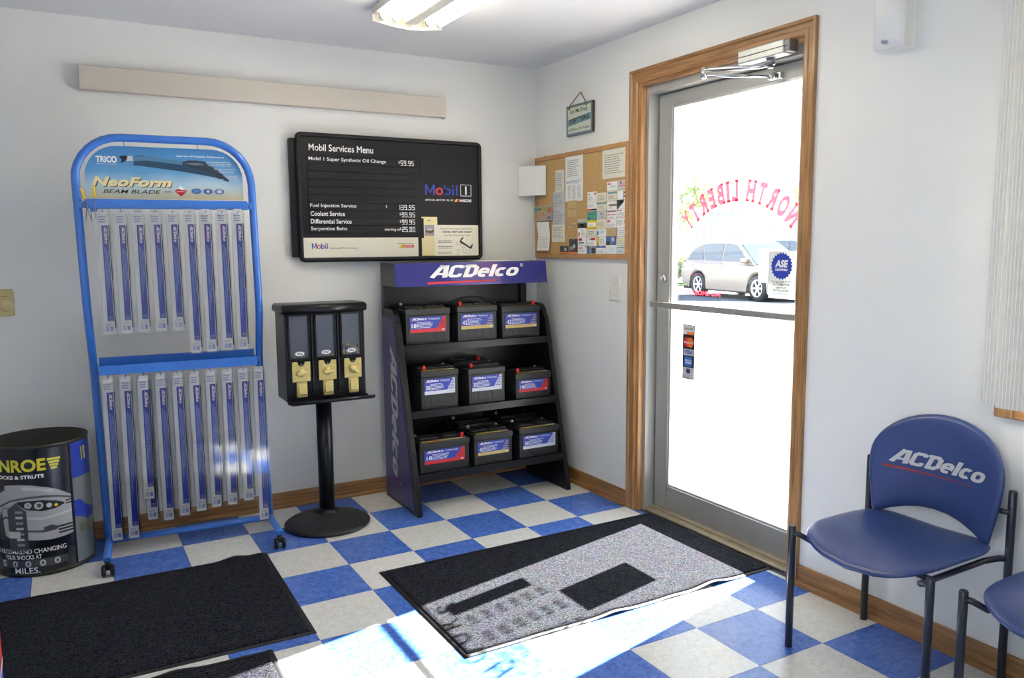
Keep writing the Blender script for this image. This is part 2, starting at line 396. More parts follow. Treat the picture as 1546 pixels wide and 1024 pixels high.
b.box((XR, OY1, 0), (XR+TH, YB, ZC)); b.box((XR, OY0, OZ), (XR+TH, OY1, ZC)); b.box((XR, WY1, 0), (XR+TH, OY0, ZC))
b.box((XR, WY0, 0), (XR+TH, WY1, WZ0)); b.box((XR, WY0, WZ1), (XR+TH, WY1, ZC)); b.box((XR, YF, 0), (XR+TH, WY0, ZC))
structure(b, 'wall_right', WALL, 'white painted wall with the glass door and blinds', 'wall')
structure(MB().box((XL-TH, YF-TH, 0), (XR+TH, YF, ZC)), 'wall_front', WALL, 'plain white painted front wall', 'wall')
def baseboard(name, p0, p1, nrm, m, label):
    """profile: flat oak board with an eased top and a quarter-round shoe"""
    p0, p1, nrm = Vector(p0), Vector(p1), Vector(nrm); d = (p1-p0).normalized(); L = (p1-p0).length
    def ext(poly):
        q = MB(); A = [q.bm.verts.new(p0+nrm*x+Vector((0, 0, z))) for x, z in poly]; B = [q.bm.verts.new(p1+nrm*x+Vector((0, 0, z))) for x, z in poly]
        n = len(poly); q.bm.faces.new(A); q.bm.faces.new(list(reversed(B)))
        for k in range(n): q.bm.faces.new((A[k], B[k], B[(k+1) % n], A[(k+1) % n]))
        bmesh.ops.recalc_face_normals(q.bm, faces=q.bm.faces[:]); return q
    o = tag(ext([(0, 0), (.012, 0), (.012, .062), (.009, .074), (.006, .082), (0, .082)]).build(name, m), label, 'baseboard', kind='structure')
    sh = ext([(.012, 0), (.03, 0), (.029, .008), (.025, .014), (.019, .018), (.012, .019)])
    sh.build('shoe_molding', m, o)
baseboard('baseboard_back', (XL, YB, 0), (XR, YB, 0), (0, -1, 0), OAK_X, 'oak baseboard along the menu board wall')
baseboard('baseboard_right', (XR, YB-.03, 0), (XR, -.608, 0), (-1, 0, 0), OAK_Y, 'short oak baseboard between the corner and the door')
baseboard('baseboard_right', (XR, -1.748, 0), (XR, YF, 0), (-1, 0, 0), OAK_Y, 'oak baseboard behind the blue chairs')

# ---------------------------------------------------------------- shop window in the left wall (outside the frame)
b = MB(); ym = (LY0+LY1)/2; xa, xb = XL-.10, XL-.03
for a, c in (((xa, LY0, LZ0), (xb, LY0+.05, LZ1)), ((xa, LY1-.05, LZ0), (xb, LY1, LZ1)), ((xa, ym-.03, LZ0), (xb, ym+.03, LZ1)), ((xa, LY0+.05, LZ0), (xb, ym-.03, LZ0+.05)), ((xa, ym+.03, LZ0), (xb, LY1-.05, LZ0+.05)), ((xa, LY0+.05, LZ1-.05), (xb, ym-.03, LZ1)), ((xa, ym+.03, LZ1-.05), (xb, LY1-.05, LZ1))): b.box(a, c)
wf = tag(b.build('window_2', ALU), 'aluminium shop window in the left wall', 'window', kind='structure')
MB().box((XL-.067, LY0+.05, LZ0+.05), (XL-.063, ym-.03, LZ1-.05)).build('pane', GLASS, wf); MB().box((XL-.067, ym+.03, LZ0+.05), (XL-.063, LY1-.05, LZ1-.05)).build('pane', GLASS, wf)

# ---------------------------------------------------------------- the door
dr = thing('door_1', 'glass shop door in an aluminium frame with oak casing', 'door', (XR, -1.19, 0), kind='structure')
def casing(x0y0, x1y1, horizontal):
    """ranch casing: stepped bands"""
    q = MB(); (ya, za), (yb, zb) = x0y0, x1y1
    return q
CW = .062
b = MB()   # left casing, mitred at the top; bands stepped in x
def casing_piece(name, inner0, inner1, outer0, outer1, m):
    q = MB(); bands = [(0, .012), (.12, .017), (.38, .017), (.46, .013), (.72, .013), (.82, .019), (1, .019)]
    prof = []
    def lerp(a, c, t): return (a[0]+(c[0]-a[0])*t, a[1]+(c[1]-a[1])*t)
    A, B = [], []
    for t, h in bands:
        p, r = lerp(inner0, outer0, t), lerp(inner1, outer1, t)
        A.append(q.bm.verts.new((XR-h, *p))); B.append(q.bm.verts.new((XR-h, *r)))
    for t in (1, 0):
        p, r = lerp(inner0, outer0, t), lerp(inner1, outer1, t)
        A.append(q.bm.verts.new((XR, *p))); B.append(q.bm.verts.new((XR, *r)))
    n = len(A); q.bm.faces.new(A); q.bm.faces.new(list(reversed(B)))
    for k in range(n): q.bm.faces.new((A[k], B[k], B[(k+1) % n], A[(k+1) % n]))
    bmesh.ops.recalc_face_normals(q.bm, faces=q.bm.faces[:])
    q.build(name, m, dr)
iL, iR, oL, oR, iT, oT = -.671, -1.69, -.608, -1.748, 2.19, 2.256
casing_piece('casing', (iL, 0), (iL, iT), (oL, 0), (oL, oT), OAK_Z)
casing_piece('casing', (iR, 0), (iR, iT), (oR, 0), (oR, oT), OAK_Z)
casing_piece('casing', (iL, iT), (iR, iT), (oL, oT), (oR, oT), OAK_Y)
MB().box((XR-.004, -.688, 0), (XR+.03, OY1, OZ-.018)).build('wood_jamb', OAK_Z, dr)
MB().box((XR-.004, OY0, 0), (XR+.03, -1.702, OZ-.018)).build('wood_jamb', OAK_Z, dr)
MB().box((XR-.004, OY0, OZ-.018), (XR+.03, OY1, OZ)).build('wood_jamb', OAK_Y, dr)
# aluminium frame with stops
b = MB(); b.box((XR+.03, -.706, 0), (XR+TH+.005, OY1, OZ-.005)); b.box((1.382, -.722, 0), (1.395, -.706, OZ-.03))
b.build('frame_post', ALU, dr)
b = MB(); b.box((XR+.03, OY0, 0), (XR+TH+.005, -1.684, OZ-.005)); b.box((1.382, -1.684, 0), (1.395, -1.668, OZ-.03))
b.build('frame_post', ALU, dr)
b = MB(); b.box((XR+.03, -1.684, 2.138), (XR+TH+.005, -.706, OZ-.005)); b.box((1.382, -1.684, 2.122), (1.395, -.706, 2.138))
b.build('frame_header', ALU, dr)
b = MB(); b.box((1.272, -1.7, .0), (1.40, -.69, .012), bev=.004); b.box((1.315, -1.684, .012), (1.36, -.706, .018), bev=.002)
b.build('threshold', mat('worn_threshold', (168, 156, 132), .45, .4, var=.12, scale=20), dr)
DX0, DX1, DYL, DYR, DZ0, DZ1 = 1.332, 1.376, -.711, -1.678, .022, 2.133
GYL, GYR, GZ0, GZ1 = -.806, -1.604, .148, 2.072
def stile(a, c, name='stile'):
    MB().box(a, c, bev=.0025, seg=1).build(name, ALU, dr)
stile((DX0, GYL, DZ0), (DX1, DYL, DZ1)); stile((DX0, DYR, DZ0), (DX1, GYR, DZ1))
stile((DX0, GYR, DZ0), (DX1, GYL, GZ0), 'bottom_rail'); stile((DX0, GYR, GZ1), (DX1, GYL, DZ1), 'top_rail')
b = MB()   # glazing bead
for a, c in (((1.338, GYL-.012, GZ0), (1.37, GYL, GZ1)), ((1.338, GYR, GZ0), (1.37, GYR+.012, GZ1)), ((1.338, GYR+.012, GZ0), (1.37, GYL-.012, GZ0+.012)), ((1.338, GYR+.012, GZ1-.012), (1.37, GYL-.012, GZ1))): b.box(a, c)
b.build('glazing_bead', mat('bright_bead', (205, 205, 202), .35, .6), dr)
MB().box((1.351, GYR+.01, GZ0+.01), (1.357, GYL-.01, GZ1-.01)).build('glass_pane', GLASS, dr)
b = MB(); b.box((1.256, -1.672, 1.079), (1.272, -.745, 1.109), bev=.005); b.build('push_bar', mat('bar_aluminium', (196, 196, 190), .3, .7), dr)
for y in (-.765, -1.652):
    MB().box((1.272, y-.012, 1.084), (DX0, y+.012, 1.104), bev=.003).build('bar_bracket', ALU, dr)
b = MB(); b.lathe([(0, -.016), (.012, -.016), (.019, -.012), (.02, 0)], (DX0, -.768, 1.225), 20, axis='x'); b.box((DX0-.026, -.772, 1.212), (DX0-.014, -.764, 1.238), bev=.002)
b.build('lock_cylinder', CHROME, dr)
MB().box((DX0-.004, -1.676, .10), (DX0, -1.616, .115), DG_).build('kick_label', DG_, dr)
# closer
b = MB(); b.box((1.178, -1.635, 2.135), (1.236, -1.39, 2.19), mat('closer_silver', (186, 188, 188), .36, .55), bev=.006)
b.box((1.182, -1.66, 2.139), (1.232, -1.634, 2.186), mat('closer_cap', (120, 120, 122), .4, .6), bev=.004)
for yy in (-1.43, -1.56): b.box((1.1765, yy-.09, 2.160), (1.1785, yy+.09, 2.163), DG_)
cl = b.build('closer_body', None, dr)
b = MB(); b.cyl((1.207, -1.545, 2.135), (1.207, -1.545, 2.108), .018); b.cyl((1.207, -1.545, 2.108), (1.207, -1.545, 2.096), .011)
b.build('closer_pivot', STEEL, dr)
b = MB(); E0 = Vector((1.207, -1.545, 2.112)); EL = Vector((1.045, -1.335, 2.113)); BR = Vector((1.310, -1.468, 2.088))
b.tube([E0, E0+(EL-E0)*.18+Vector((0, 0, -.006)), EL], .0095, 10); b.cyl(EL+Vector((0, 0, .012)), EL+Vector((0, 0, -.035)), .010)
b.build('closer_arm', CHROME, dr)
b = MB(); b.tube([EL+Vector((0, 0, -.024)), BR], .0065, 10)
b.cyl((BR.x-.012, BR.y, BR.z+.012), (BR.x-.012, BR.y, BR.z-.014), .014); b.box((BR.x, BR.y-.035, BR.z-.014), (DX0, BR.y+.03, BR.z+.014), bev=.003)
b.build('closer_link', CHROME, dr)
# vinyl lettering on the outer face of the glass (reads from outside: x axis = +y)
GX = 1.3585
RVIN = thin('red_vinyl', (222, 40, 52), .62); WVIN = thin('white_vinyl', (246, 246, 246), .5); PVIN = thin('pale_pink_vinyl', (252, 206, 206), .6)
def onglass(): return MB().frame((GX, 0, 0), (0, 1, 0), (0, 0, 1))
q = onglass(); cy, cz, R = -1.230, 1.150, .436; word = "NORTH LIBERTY"
SER = {'N': [(-.02, .0, .22), (.66, 1, .24), (-.02, 1, .2)], 'R': [(-.03, 0, .3), (.5, 0, .24), (-.03, 1, .2)], 'T': [(.17, 0, .3)], 'H': [(-.03, 0, .28), (.46, 0, .28), (-.03, 1, .28), (.46, 1, .28)], 'L': [(-.03, 0, .3), (-.03, 1, .3)], 'I': [(-.05, 0, .3), (-.05, 1, .3)], 'B': [(-.05, 0, .2), (-.05, 1, .2)], 'E': [(-.05, 0, .2), (-.05, 1, .2)], 'Y': [(.2, 0, .3), (-.05, 1, .28), (.5, 1, .28)], 'O': []}
wid = {'N': .066, 'O': .068, 'R': .064, 'T': .056, 'H': .066, 'L': .05, 'I': .026, 'B': .058, 'E': .052, 'Y': .058, ' ': .03}
gap = .0095; tot = sum(wid[c] for c in word)+gap*(len(word)-1); pos = -tot/2; hh = .098; sc_ = 2*math.radians(45.5)*R/tot
for ch in word:
    wch = wid[ch]
    if ch != ' ':
        ang = (pos+wch/2)*sc_/R
        def fn(x, z, ang=ang): # x along tangent, z radial
            rr = R+z; a = ang+x/R*0
            return Vector((GX+.0006, cy+rr*math.sin(a)+x*math.cos(a), cz+rr*math.cos(a)-x*math.sin(a)))
        ww = wch*sc_*.94
        q.text(ch, -ww/2, 0, RVIN, w=ww, h=hh, fn=fn, bold=.05)
        for (sx0, sy, sl) in SER[ch]:
            xa = -ww/2+sx0*hh*.62; xb = xa+sl*hh*.75; z0 = 0 if sy == 0 else hh-.011
            f = q.bm.faces.new([q.bm.verts.new(fn(*p)+Vector((.0006, 0, 0))) for p in ((xa, z0), (xb, z0), (xb, z0+.011), (xa, z0+.011))]); q._set([f], RVIN)
    pos += wch+gap
tag(q.build('arched_lettering', RVIN, dr), 'red arched lettering reading NORTH LIBERTY from outside')
q = onglass(); q.text('Auto', -1.43, 1.435, PVIN, w=.40, h=.10, bold=.02, shear=.5)
tag(q.build('script_lettering', PVIN, dr), 'pale script lettering Auto under the red arch')
q = onglass(); q.text('NO SMOKING', -1.135, 1.148, RVIN, w=.245, h=.022, bold=.02)
tag(q.build('small_lettering', RVIN, dr), 'small red NO SMOKING lettering low on the upper glass')
q = onglass()
for k, (ch_, ya, za, ra) in enumerate((('H', -1.405, .975, .26), ('O', -1.290, 1.002, .12), ('U', -1.172, 1.012, 0), ('R', -1.058, 1.004, -.12), ('S', -.948, .978, -.26))): q.text(ch_, ya, za, WVIN, w=.072, h=.062, bold=.015, rot=ra)
for k, d in enumerate(('MON', 'TUE', 'WED', 'THU', 'FRI', 'SAT')):
    z = .958-k*.0475
    q.text(d, -1.385, z, WVIN, h=.027, w=.085, bold=.02); q.text('8:00', -1.22, z, WVIN, h=.027, w=.07, bold=.02); q.text('5:00', -1.08, z, WVIN, h=.027, w=.07, bold=.02)
tag(q.build('hours_lettering', WVIN, dr), 'white opening hours lettering on the lower glass')
# round gear sticker and card sticker on the inner face of the glass (read from inside: x axis = -y)
def inglass(y, z): return MB().frame((1.3505, y, z), (0, -1, 0), (0, 0, 1))
STW = thin('sticker_white', (226, 228, 226), .12)
q = inglass(-1.432, 1.171); q.prism(rrect(0, 0, .147, .193, .006), 0, .0004, STW)
gear = []
for k in range(44):
    rr = .058 if k % 2 == 0 else .058
    a = 2*PI*k/44; gear += [(.0735+.0515*math.cos(a), .128+.0515*math.sin(a))] if k % 2 else [(.0735+.058*math.cos(a-.045), .128+.058*math.sin(a-.045)), (.0735+.058*math.cos(a+.045), .128+.058*math.sin(a+.045))]
q.flat(gear, BL_, .0006); q.text('ASE', .0735, .122, W_, w=.072, h=.032, bold=.05, shear=.2, align='c', lift=.0009); q.text('CERTIFIED', .0735, .108, W_, w=.07, h=.009, bold=.04, align='c', lift=.0009)
for k, tx in enumerate(('AUTOMOTIVE', 'SERVICE', 'EXCELLENCE')): q.text(tx, .0735, .044-k*.0125, BK_, h=.0085, w=(.09, .058, .086)[k], bold=.018, align='c')
q.greek(.02, .056, .128, .066, 2, DG_, ragged=.1); q.greek(.03, .008, .115, .014, 1, SKYB_, ragged=.05)
tag(q.build('certificate_sticker', STW, dr), 'white sticker with a blue gear reading ASE CERTIFIED')
q = inglass(-.893, .728); q.prism([(0, 0), (.086, 0), (.086, .272), (0, .272)], 0, .0004, BK_)
q.rect(.006, .222, .080, .268, LG_, .0006); q.rect(.03, .222, .080, .236, ORG_, .0008); q.text('DISCOVER', .043, .246, DG_, w=.062, h=.010, bold=.03, align='c', lift=.001)
q.ell(.031, .184, .024, .025, RED_, .0006); q.ell(.055, .184, .024, .025, ORG_, .0008); q.text('MasterCard', .043, .178, W_, w=.066, h=.010, bold=.02, align='c', lift=.001)
q.rect(.006, .118, .080, .150, LG_, .0006); q.text('VISA', .043, .125, BL_, w=.058, h=.02, bold=.04, shear=.25, align='c', lift=.001)
q.rect(.014, .064, .070, .112, ink('cardblue', (52, 110, 198)), .0006); q.text('AMERICAN', .042, .089, W_, w=.05, h=.009, bold=.012, align='c'); q.text('EXPRESS', .042, .077, W_, w=.044, h=.009, bold=.04, align='c')
q.rect(.006, .005, .080, .058, LG_, .0006); q.ell(.043, .04, .016, .013, NAVY_, .0008); q.greek(.016, .008, .07, .024, 2, GR_, .0008)
tag(q.build('card_sticker', BK_, dr), 'black strip of payment card logos on the lower glass')
PAPERT = thin('thin_white_paper', (240, 240, 236), .45)
q = MB().frame((1.3583, -1.302, .418), (0, 1, 0), (0, 0, 1)); q.prism([(0, 0), (.212, 0), (.212, .275), (0, .275)], 0, .0004, PAPERT); q.greek(.03, .06, .18, .24, 7, thin('faint_print', (196, 206, 214), .6), ragged=.4)
tag(q.build('paper_notice', PAPERT, at=(1.3583, -1.196, .418)), 'white letter-size paper notice taped low on the door glass', 'notice')
q = MB().frame((1.3583, -1.52, 1.225), (0, 1, 0), (0, 0, 1)); q.prism([(0, 0), (.15, 0), (.15, .145), (0, .145)], 0, .0004, PAPERT)
tag(q.build('paper_notice', PAPERT, at=(1.3583, -1.445, 1.225)), 'small white paper notice taped outside beside the gear sticker', 'notice')

# ---------------------------------------------------------------- window in the right wall with vertical blinds
b = MB()
for a, c in (((1.236, -2.56, .88), (1.38, WY1, WZ1)), ((1.236, WY0, .88), (1.38, WY0+.01, WZ1))): b.box(a, c)
wn = thing('window_1', 'oak trimmed window behind the vertical blinds', 'window', (XR, -3.4, .845), kind='structure')
for a, c, m in (((1.222, -2.555, .845), (XR, -2.497, WZ1+.055), OAK_Z), ((1.222, WY0-.055, .845), (XR, WY0+.003, WZ1+.055), OAK_Z), ((1.222, WY0+.003, .845), (XR, -2.555, .903), OAK_Y), ((1.222, WY0+.003, WZ1), (XR, -2.555, WZ1+.055), OAK_Y)):
    MB().box(a, c, bev=.004).build('casing', m, wn)
b.bm.free()
b = MB()
for a, c in (((1.30, WY0, WZ0), (1.36, WY0+.05, WZ1)), ((1.30, WY1-.05, WZ0), (1.36, WY1, WZ1)), ((1.30, WY0+.05, WZ0), (1.36, WY1-.05, WZ0+.05)), ((1.30, WY0+.05, WZ1-.05), (1.36, WY1-.05, WZ1))): b.box(a, c)
b.build('sash', WHITE_PL, wn); MB().box((1.328, WY0+.05, WZ0+.05), (1.332, WY1-.05, WZ1-.05)).build('pane', GLASS, wn)
VANE = thin('vane_vinyl', (244, 242, 232), .06)
bl = thing('vertical_blind', 'off-white ribbed vertical blind on the right wall window', 'blind', (1.19, -3.4, .88))
MB().box((1.165, -4.32, 2.13), (1.215, -2.43, 2.175), WHITE_PL, bev=.004).build('head_rail', WHITE_PL, bl)
def vane(cx, cy, ang, wv=.089, z0=.888, z1=2.13, name='vane'):
    q = MB(); n = 80; A = []; B = []
    for k in range(n+1):
        t = k/n-.5; x = t*wv; y = .006*(1-(2*t)**2)+.0019*math.cos(2*PI*t*8)
        px, py = cx+x*math.sin(ang)+y*math.cos(ang)*-1, cy-x*math.cos(ang)+y*math.sin(ang)
        A.append(q.bm.verts.new((px, py, z0))); B.append(q.bm.verts.new((px, py, z1)))
    fs = [q.bm.faces.new((A[k], A[k+1], B[k+1], B[k])) for k in range(n)]
    q._set(fs, VANE, False)
    q.bm.normal_update(); bmesh.ops.solidify(q.bm, geom=q.bm.faces[:], thickness=.0012)
    return q.build(name, VANE, bl)
vane(1.190, -2.520, math.radians(6), .089, z0=.889); yv = -2.5735
for k in range(25):
    vane(1.178+.004*(k % 2), yv, math.radians(5), .089, z0=.884); yv -= .068

# ---------------------------------------------------------------- ceiling light
def light_fixture(y0, y1, label, x0=-.062, x1=.272):
    lt = thing('ceiling_light', label, 'light', ((x0+x1)/2, (y0+y1)/2, ZC))
    en = mat('fixture_enamel', (226, 222, 208), .35); cx = (x0+x1)/2
    MB().box((x0, y0, ZC-.03), (x1, y1, ZC), en, bev=.003).build('housing', en, lt)
    MB().box((cx-.035, y0+.02, ZC-.062), (cx+.035, y1-.02, ZC-.03), en, bev=.012).build('spine', en, lt)
    for y in (y0, y1):
        q = MB().frame((0, y, 0), (1, 0, 0), (0, 0, 1))
        q.prism([(x0, ZC-.002), (x0, ZC-.060), (cx-.07, ZC-.074), (cx, ZC-.078), (cx+.07, ZC-.074), (x1, ZC-.060), (x1, ZC-.002)], -.002, .002, en); q.build('end_plate', en, lt)
    tm = MATS.get('tube_glow') or glow('tube_glow', (255, 247, 226), TUBE)
    for dx in (-.135, -.080, .080, .135):
        tb = MB().cyl((cx+dx, y0+.055, ZC-.05), (cx+dx, y1-.055, ZC-.05), .0128, 12, tm).build('fluorescent_tube', tm, lt)
        for y, s_ in ((y0+.004, 1), (y1-.004, -1)):
            q = MB(); q.box((cx+dx-.012, min(y+s_*.022, y+s_*.036), ZC-.064), (cx+dx+.012, max(y+s_*.022, y+s_*.036), ZC-.03), WHITE_PL); q.cyl((cx+dx, y+s_*.036, ZC-.05), (cx+dx, y+s_*.0512, ZC-.05), .0131, 12, STEEL); q.build('socket', None, tb)
light_fixture(-1.65, -.43, 'four tube fluorescent ceiling light, lit, near the corner')

# ---------------------------------------------------------------- things on the back wall
b = MB(); bei = mat('beige_enamel', (204, 196, 184), .5, var=.015)
b.box((-1.20, .288, 2.116), (.617, YB, 2.224), bei, bev=.003); b.box((-1.203, .286, 2.114), (-1.196, YB, 2.226), bei); b.box((.612, .286, 2.110), (.619, YB, 2.224), bei)
tag(b.build('wall_valance', bei, at=(-.29, YB, 2.115)), 'long beige metal channel mounted high on the back wall', 'valance')
th = thing('thermostat', 'beige thermostat with a round dial at the left edge', 'thermostat', (-1.575, YB, 1.157))
tb_ = mat('thermostat_beige', (198, 184, 128), .45, var=.02)
MB().box((-1.635, .303, 1.098), (-1.525, YB, 1.217), tb_, bev=.004).build('cover', tb_, th)
MB().lathe([(.0, -.014), (.017, -.013), (.020, -.008), (.022, -.008), (.022, -.004), (.026, -.003), (.027, 0)], (-1.552, .303, 1.142), 28, axis='y').build('dial', mat('dial_beige', (204, 190, 138), .4), th)
q = MB().frame((-1.575, .303, 1.157), (1, 0, 0), (0, 0, 1)); q.greek(.005, .028, .03, .033, 1, DG_, ragged=0); q.build('scale_mark', DG_, th)

# services menu board
mb_ = thing('menu_board', 'black framed services menu board on the back wall', 'sign', (.3, YB, 1.32))
MB().box((-.268, .292, 1.342), (.80, YB, 1.955), BLACK_MATT, bev=.004).build('mounting_box', BLACK_MATT, mb_)
q = MB().frame((0, .292, 0), (1, 0, 0), (0, 0, 1))
q.prism(rrect(-.238, 1.316, .834, 1.984, .022, 6), -.0, .012, BLACK_MATT)
q.build('backing', BLACK_MATT, mb_)
pan = mat('panel_black', (22, 22, 25), .4, spec=.3, var=.02)
def frame_bar(pts):
    MB().tube(pts, .012, 8, closed=True).build('frame_rim', BLACK_MATT, mb_)
frame_bar([(x, .279, z) for x, z in rrect(-.228, 1.326, .824, 1.974, .018, 5)])
q = MB().frame((0, .2795, 0), (1, 0, 0), (0, 0, 1)); q.rect(-.218, 1.443, .820, 1.968, pan, 0); q.rect(-.218, 1.336, .431, 1.443, ink('ivory', (226, 222, 204), .3), .0002); q.rect(.431, 1.336, .82, 1.443, pan, 0)
q.text('Mobil Services Menu', -.172, 1.893, W_, w=.351, h=.036, bold=.008, lift=.001)
q.text('Mobil', -.173, 1.384, BL_, w=.085, h=.03, bold=.012); q.text('Command Performance', -.078, 1.383, DG_, w=.152, h=.010)
q.ell(-.1362, 1.3948, .0099, .0108, RED_, .001); q.ell(-.1362, 1.3948, .0051, .006, ink('ivory', (0, 0, 0)), .0012)
q.greek(.31, 1.408, .40, 1.414, 1, DG_, ragged=0); q.flat([(.315, 1.386), (.325, 1.404), (.34, 1.404), (.33, 1.386)], YEL_); q.flat([(.33, 1.386), (.34, 1.404), (.35, 1.404), (.34, 1.386)], ORG_); q.text('NASCAR', .345, 1.386, RED_, w=.06, h=.017, bold=.05, shear=.3, lift=.0012)
q.text('Mobil', .478, 1.681, BL_, w=.203, h=.058, bold=.018, lift=.0012); q.ell(.5659, 1.7019, .0238, .0211, RED_, .0016); q.ell(.5659, 1.7019, .0122, .0116, pan, .0019)
q.rect(.699, 1.678, .768, 1.744, W_, .0004); q.rect(.702, 1.681, .765, 1.741, pan, .0007); q.text('1', .7335, 1.688, W_, h=.046, bold=.03, align='c', lift=.001)
q.text('OFFICIAL MOTOR OIL OF', .479, 1.648, W_, w=.175, h=.010, shear=.2, bold=.01)
q.flat([(.66, 1.645), (.67, 1.661), (.682, 1.661), (.672, 1.645)], YEL_); q.flat([(.672, 1.645), (.682, 1.661), (.694, 1.661), (.684, 1.645)], RED_); q.text('NASCAR', .69, 1.645, W_, w=.078, h=.016, bold=.05, shear=.3)
q.build('printed_face', pan, mb_)
rows = [('Mobil 1 Super Synthetic Oil Change', '59.95')]+[('', '')]*5+[('Fuel Injection Service', '139.95'), ('Coolant Service', '99.95'), ('Differential Service', '99.95'), ('Serpentine Belts', '25.00')]
strip_m = mat('strip_black', (29, 29, 32), .35, spec=.3, var=.02)
for k, (a, p) in enumerate(rows):
    z1 = 1.868-k*.0402; z0 = z1-.0385
    q = MB(); q.box((-.182, .2755, z0), (.418, .279, z1), strip_m, bev=.0012, seg=1); q.frame((0, .2755, 0), (1, 0, 0), (0, 0, 1))
    if a:
        wd = {0: .425, 6: .25, 7: .185, 8: .22, 9: .195}[k]
        q.text(a, -.175, z0+.009, W_, w=wd, h=.0235, bold=.01)
        q_x = .330
        q.text('seg:'+p, .412, z0+.006, W_, w=.090 if p.startswith('1') else .078, h=.028, align='r'); q.text('$', q_x if k != 6 else .25, z0+.015, W_, h=.016, align='r')
        if k == 9: q.text('starting at', .232, z0+.009, W_, w=.09, h=.017, bold=.01)
    q.build('price_strip', strip_m, mb_)
for z0, z1 in ((1.762, 1.876), (1.44, 1.55)): MB().box((.449, .2745, z0), (.465, .2795, z1), BLACK_MATT, bev=.001, seg=1).build('hinge_clip', BLACK_MATT, mb_)
q = MB().frame((.452, .278, 1.34), (1, 0, 0), (0, 0, 1)); yn = ink('note_yellow', (232, 218, 160))
q.prism([(0, 0), (.097, 0), (.097, .218), (0, .218)], 0, .0008, yn); q.flat([(.04, .196), (.05, .194), (.056, .207)], GRN_, .0012); q.flat([(.034, .195), (.042, .198), (.038, .203)], RED_, .0012)
q.rect(.018, .112, .08, .172, ink('photo_grey', (160, 152, 160)), .001); q.ell(.05, .138, .026, .011, BROWN_, .0012); q.rect(.034, .142, .064, .152, LG_, .0014); q.greek(.015, .03, .08, .1, 5, CR_, .0011)
tag(q.build('pinned_note', yn, at=(.5, .278, 1.34)), 'pale yellow note with a small picture on the menu board', 'note')
q = MB().frame((.527, .2765, 1.338), (1, 0, 0), (0, 0, 1)); lam = ink('laminated_card', (230, 226, 204), .15)
q.prism(rrect(0, 0, .282, .175, .006), 0, .0012, lam)
q.text('We Do Three Types of Jobs Here...', .145, .147, BK_, w=.21, h=.012, shear=.15, align='c', lift=.0016); q.text('GOOD, FAST AND CHEAP', .145, .129, BK_, w=.185, h=.012, bold=.04, align='c', lift=.0016); q.text('You May Choose Any Two!', .145, .11, BK_, w=.165, h=.012, shear=.15, align='c', lift=.0016)
for k in range(3): q.greek(.024, .008+k*.032, .115, .026+k*.032, 2, DG_, .0016, ragged=.1, seed=k)
q.flat([(.158, .078), (.17, .085), (.186, .102), (.181, .108), (.165, .092)], BK_, .0016); q.flat([(.158, .078), (.17, .085), (.232, .047), (.232, .037), (.222, .042)], BK_, .0016); q.flat([(.224, .044), (.236, .039), (.246, .062), (.24, .067)], BK_, .0016)
for cx, cy, rx, ry in ((.158, .07, .02, .008), (.175, .06, .01, .014), (.15, .022, .008, .016), (.19, .03, .012, .018), (.215, .02, .012, .01)):
    for a in range(16):
        a0, a1 = 2*PI*a/16, 2*PI*(a+.8)/16
        q.flat([(cx+rx*math.cos(a0), cy+ry*math.sin(a0)), (cx+rx*math.cos(a1), cy+ry*math.sin(a1)), (cx+.86*rx*math.cos(a1), cy+.86*ry*math.sin(a1)), (cx+.86*rx*math.cos(a0), cy+.86*ry*math.sin(a0))], BK_, .0016)
tag(q.build('joke_card', lam, at=(.668, .2765, 1.338)), 'laminated cream joke card GOOD, FAST AND CHEAP on the menu board', 'card')

# ---------------------------------------------------------------- things on the right wall
def wallB(y, z, off): return MB().frame((XR-off, y, z), (0, -1, 0), (0, 0, 1))     # u to the right as seen from the room
hs = thing('hanging_sign', 'small framed Let Me Drop EVERYTHING sign hung on twine', 'sign', (XR, -.16, 2.0))
q = wallB(-.036, 2.005, .004); q.prism([(0, 0), (.252, 0), (.252, .166), (0, .166)], 0, .016, ink('teal_grey', (104, 124, 126)), side=ink('dark_edge', (74, 66, 66)))
q.frame((XR-.020, -.036, 2.005), (0, -1, 0), (0, 0, 1)); q.rect(.013, .012, .238, .152, ink('sage_cream', (206, 212, 192)), .0003); q.flat([(.014, .052), (.238, .068), (.238, .105), (.014, .088)], TEAL_, .0006)
q.text('Let Me Drop', .126, .113, BK_, w=.165, h=.03, bold=.01, align='c', lift=.001); q.text('EVERYTHING', .128, .066, BK_, w=.195, h=.030, bold=.03, align='c', rot=.07, lift=.001); q.text('and Work on Your Problem', .126, .024, BK_, w=.2, h=.016, bold=.01, align='c', lift=.001)
q.build('plaque', None, hs)
b = MB(); tw = mat('twine', (150, 118, 80), .8)
b.tube([(XR-.021, -.064, 2.155), (XR-.021, -.066, 2.168), (XR-.008, -.1535, 2.232)], .0028, 6, tw); b.tube([(XR-.021, -.232, 2.152), (XR-.021, -.230, 2.165), (XR-.008, -.1605, 2.232)], .0028, 6, tw); b.build('twine', tw, hs)
for y in (-.064, -.232): MB().lathe([(0, -.004), (.006, -.004), (.007, 0)], (XR-.0205, y, 2.155), 10, axis='x').build('grommet', mat('copper_grommet', (170, 122, 70), .4, .3), hs)
b = MB(); b.cyl((XR, -.157, 2.232), (XR-.016, -.157, 2.232), .003, 8); b.build('nail', BRASS, hs)

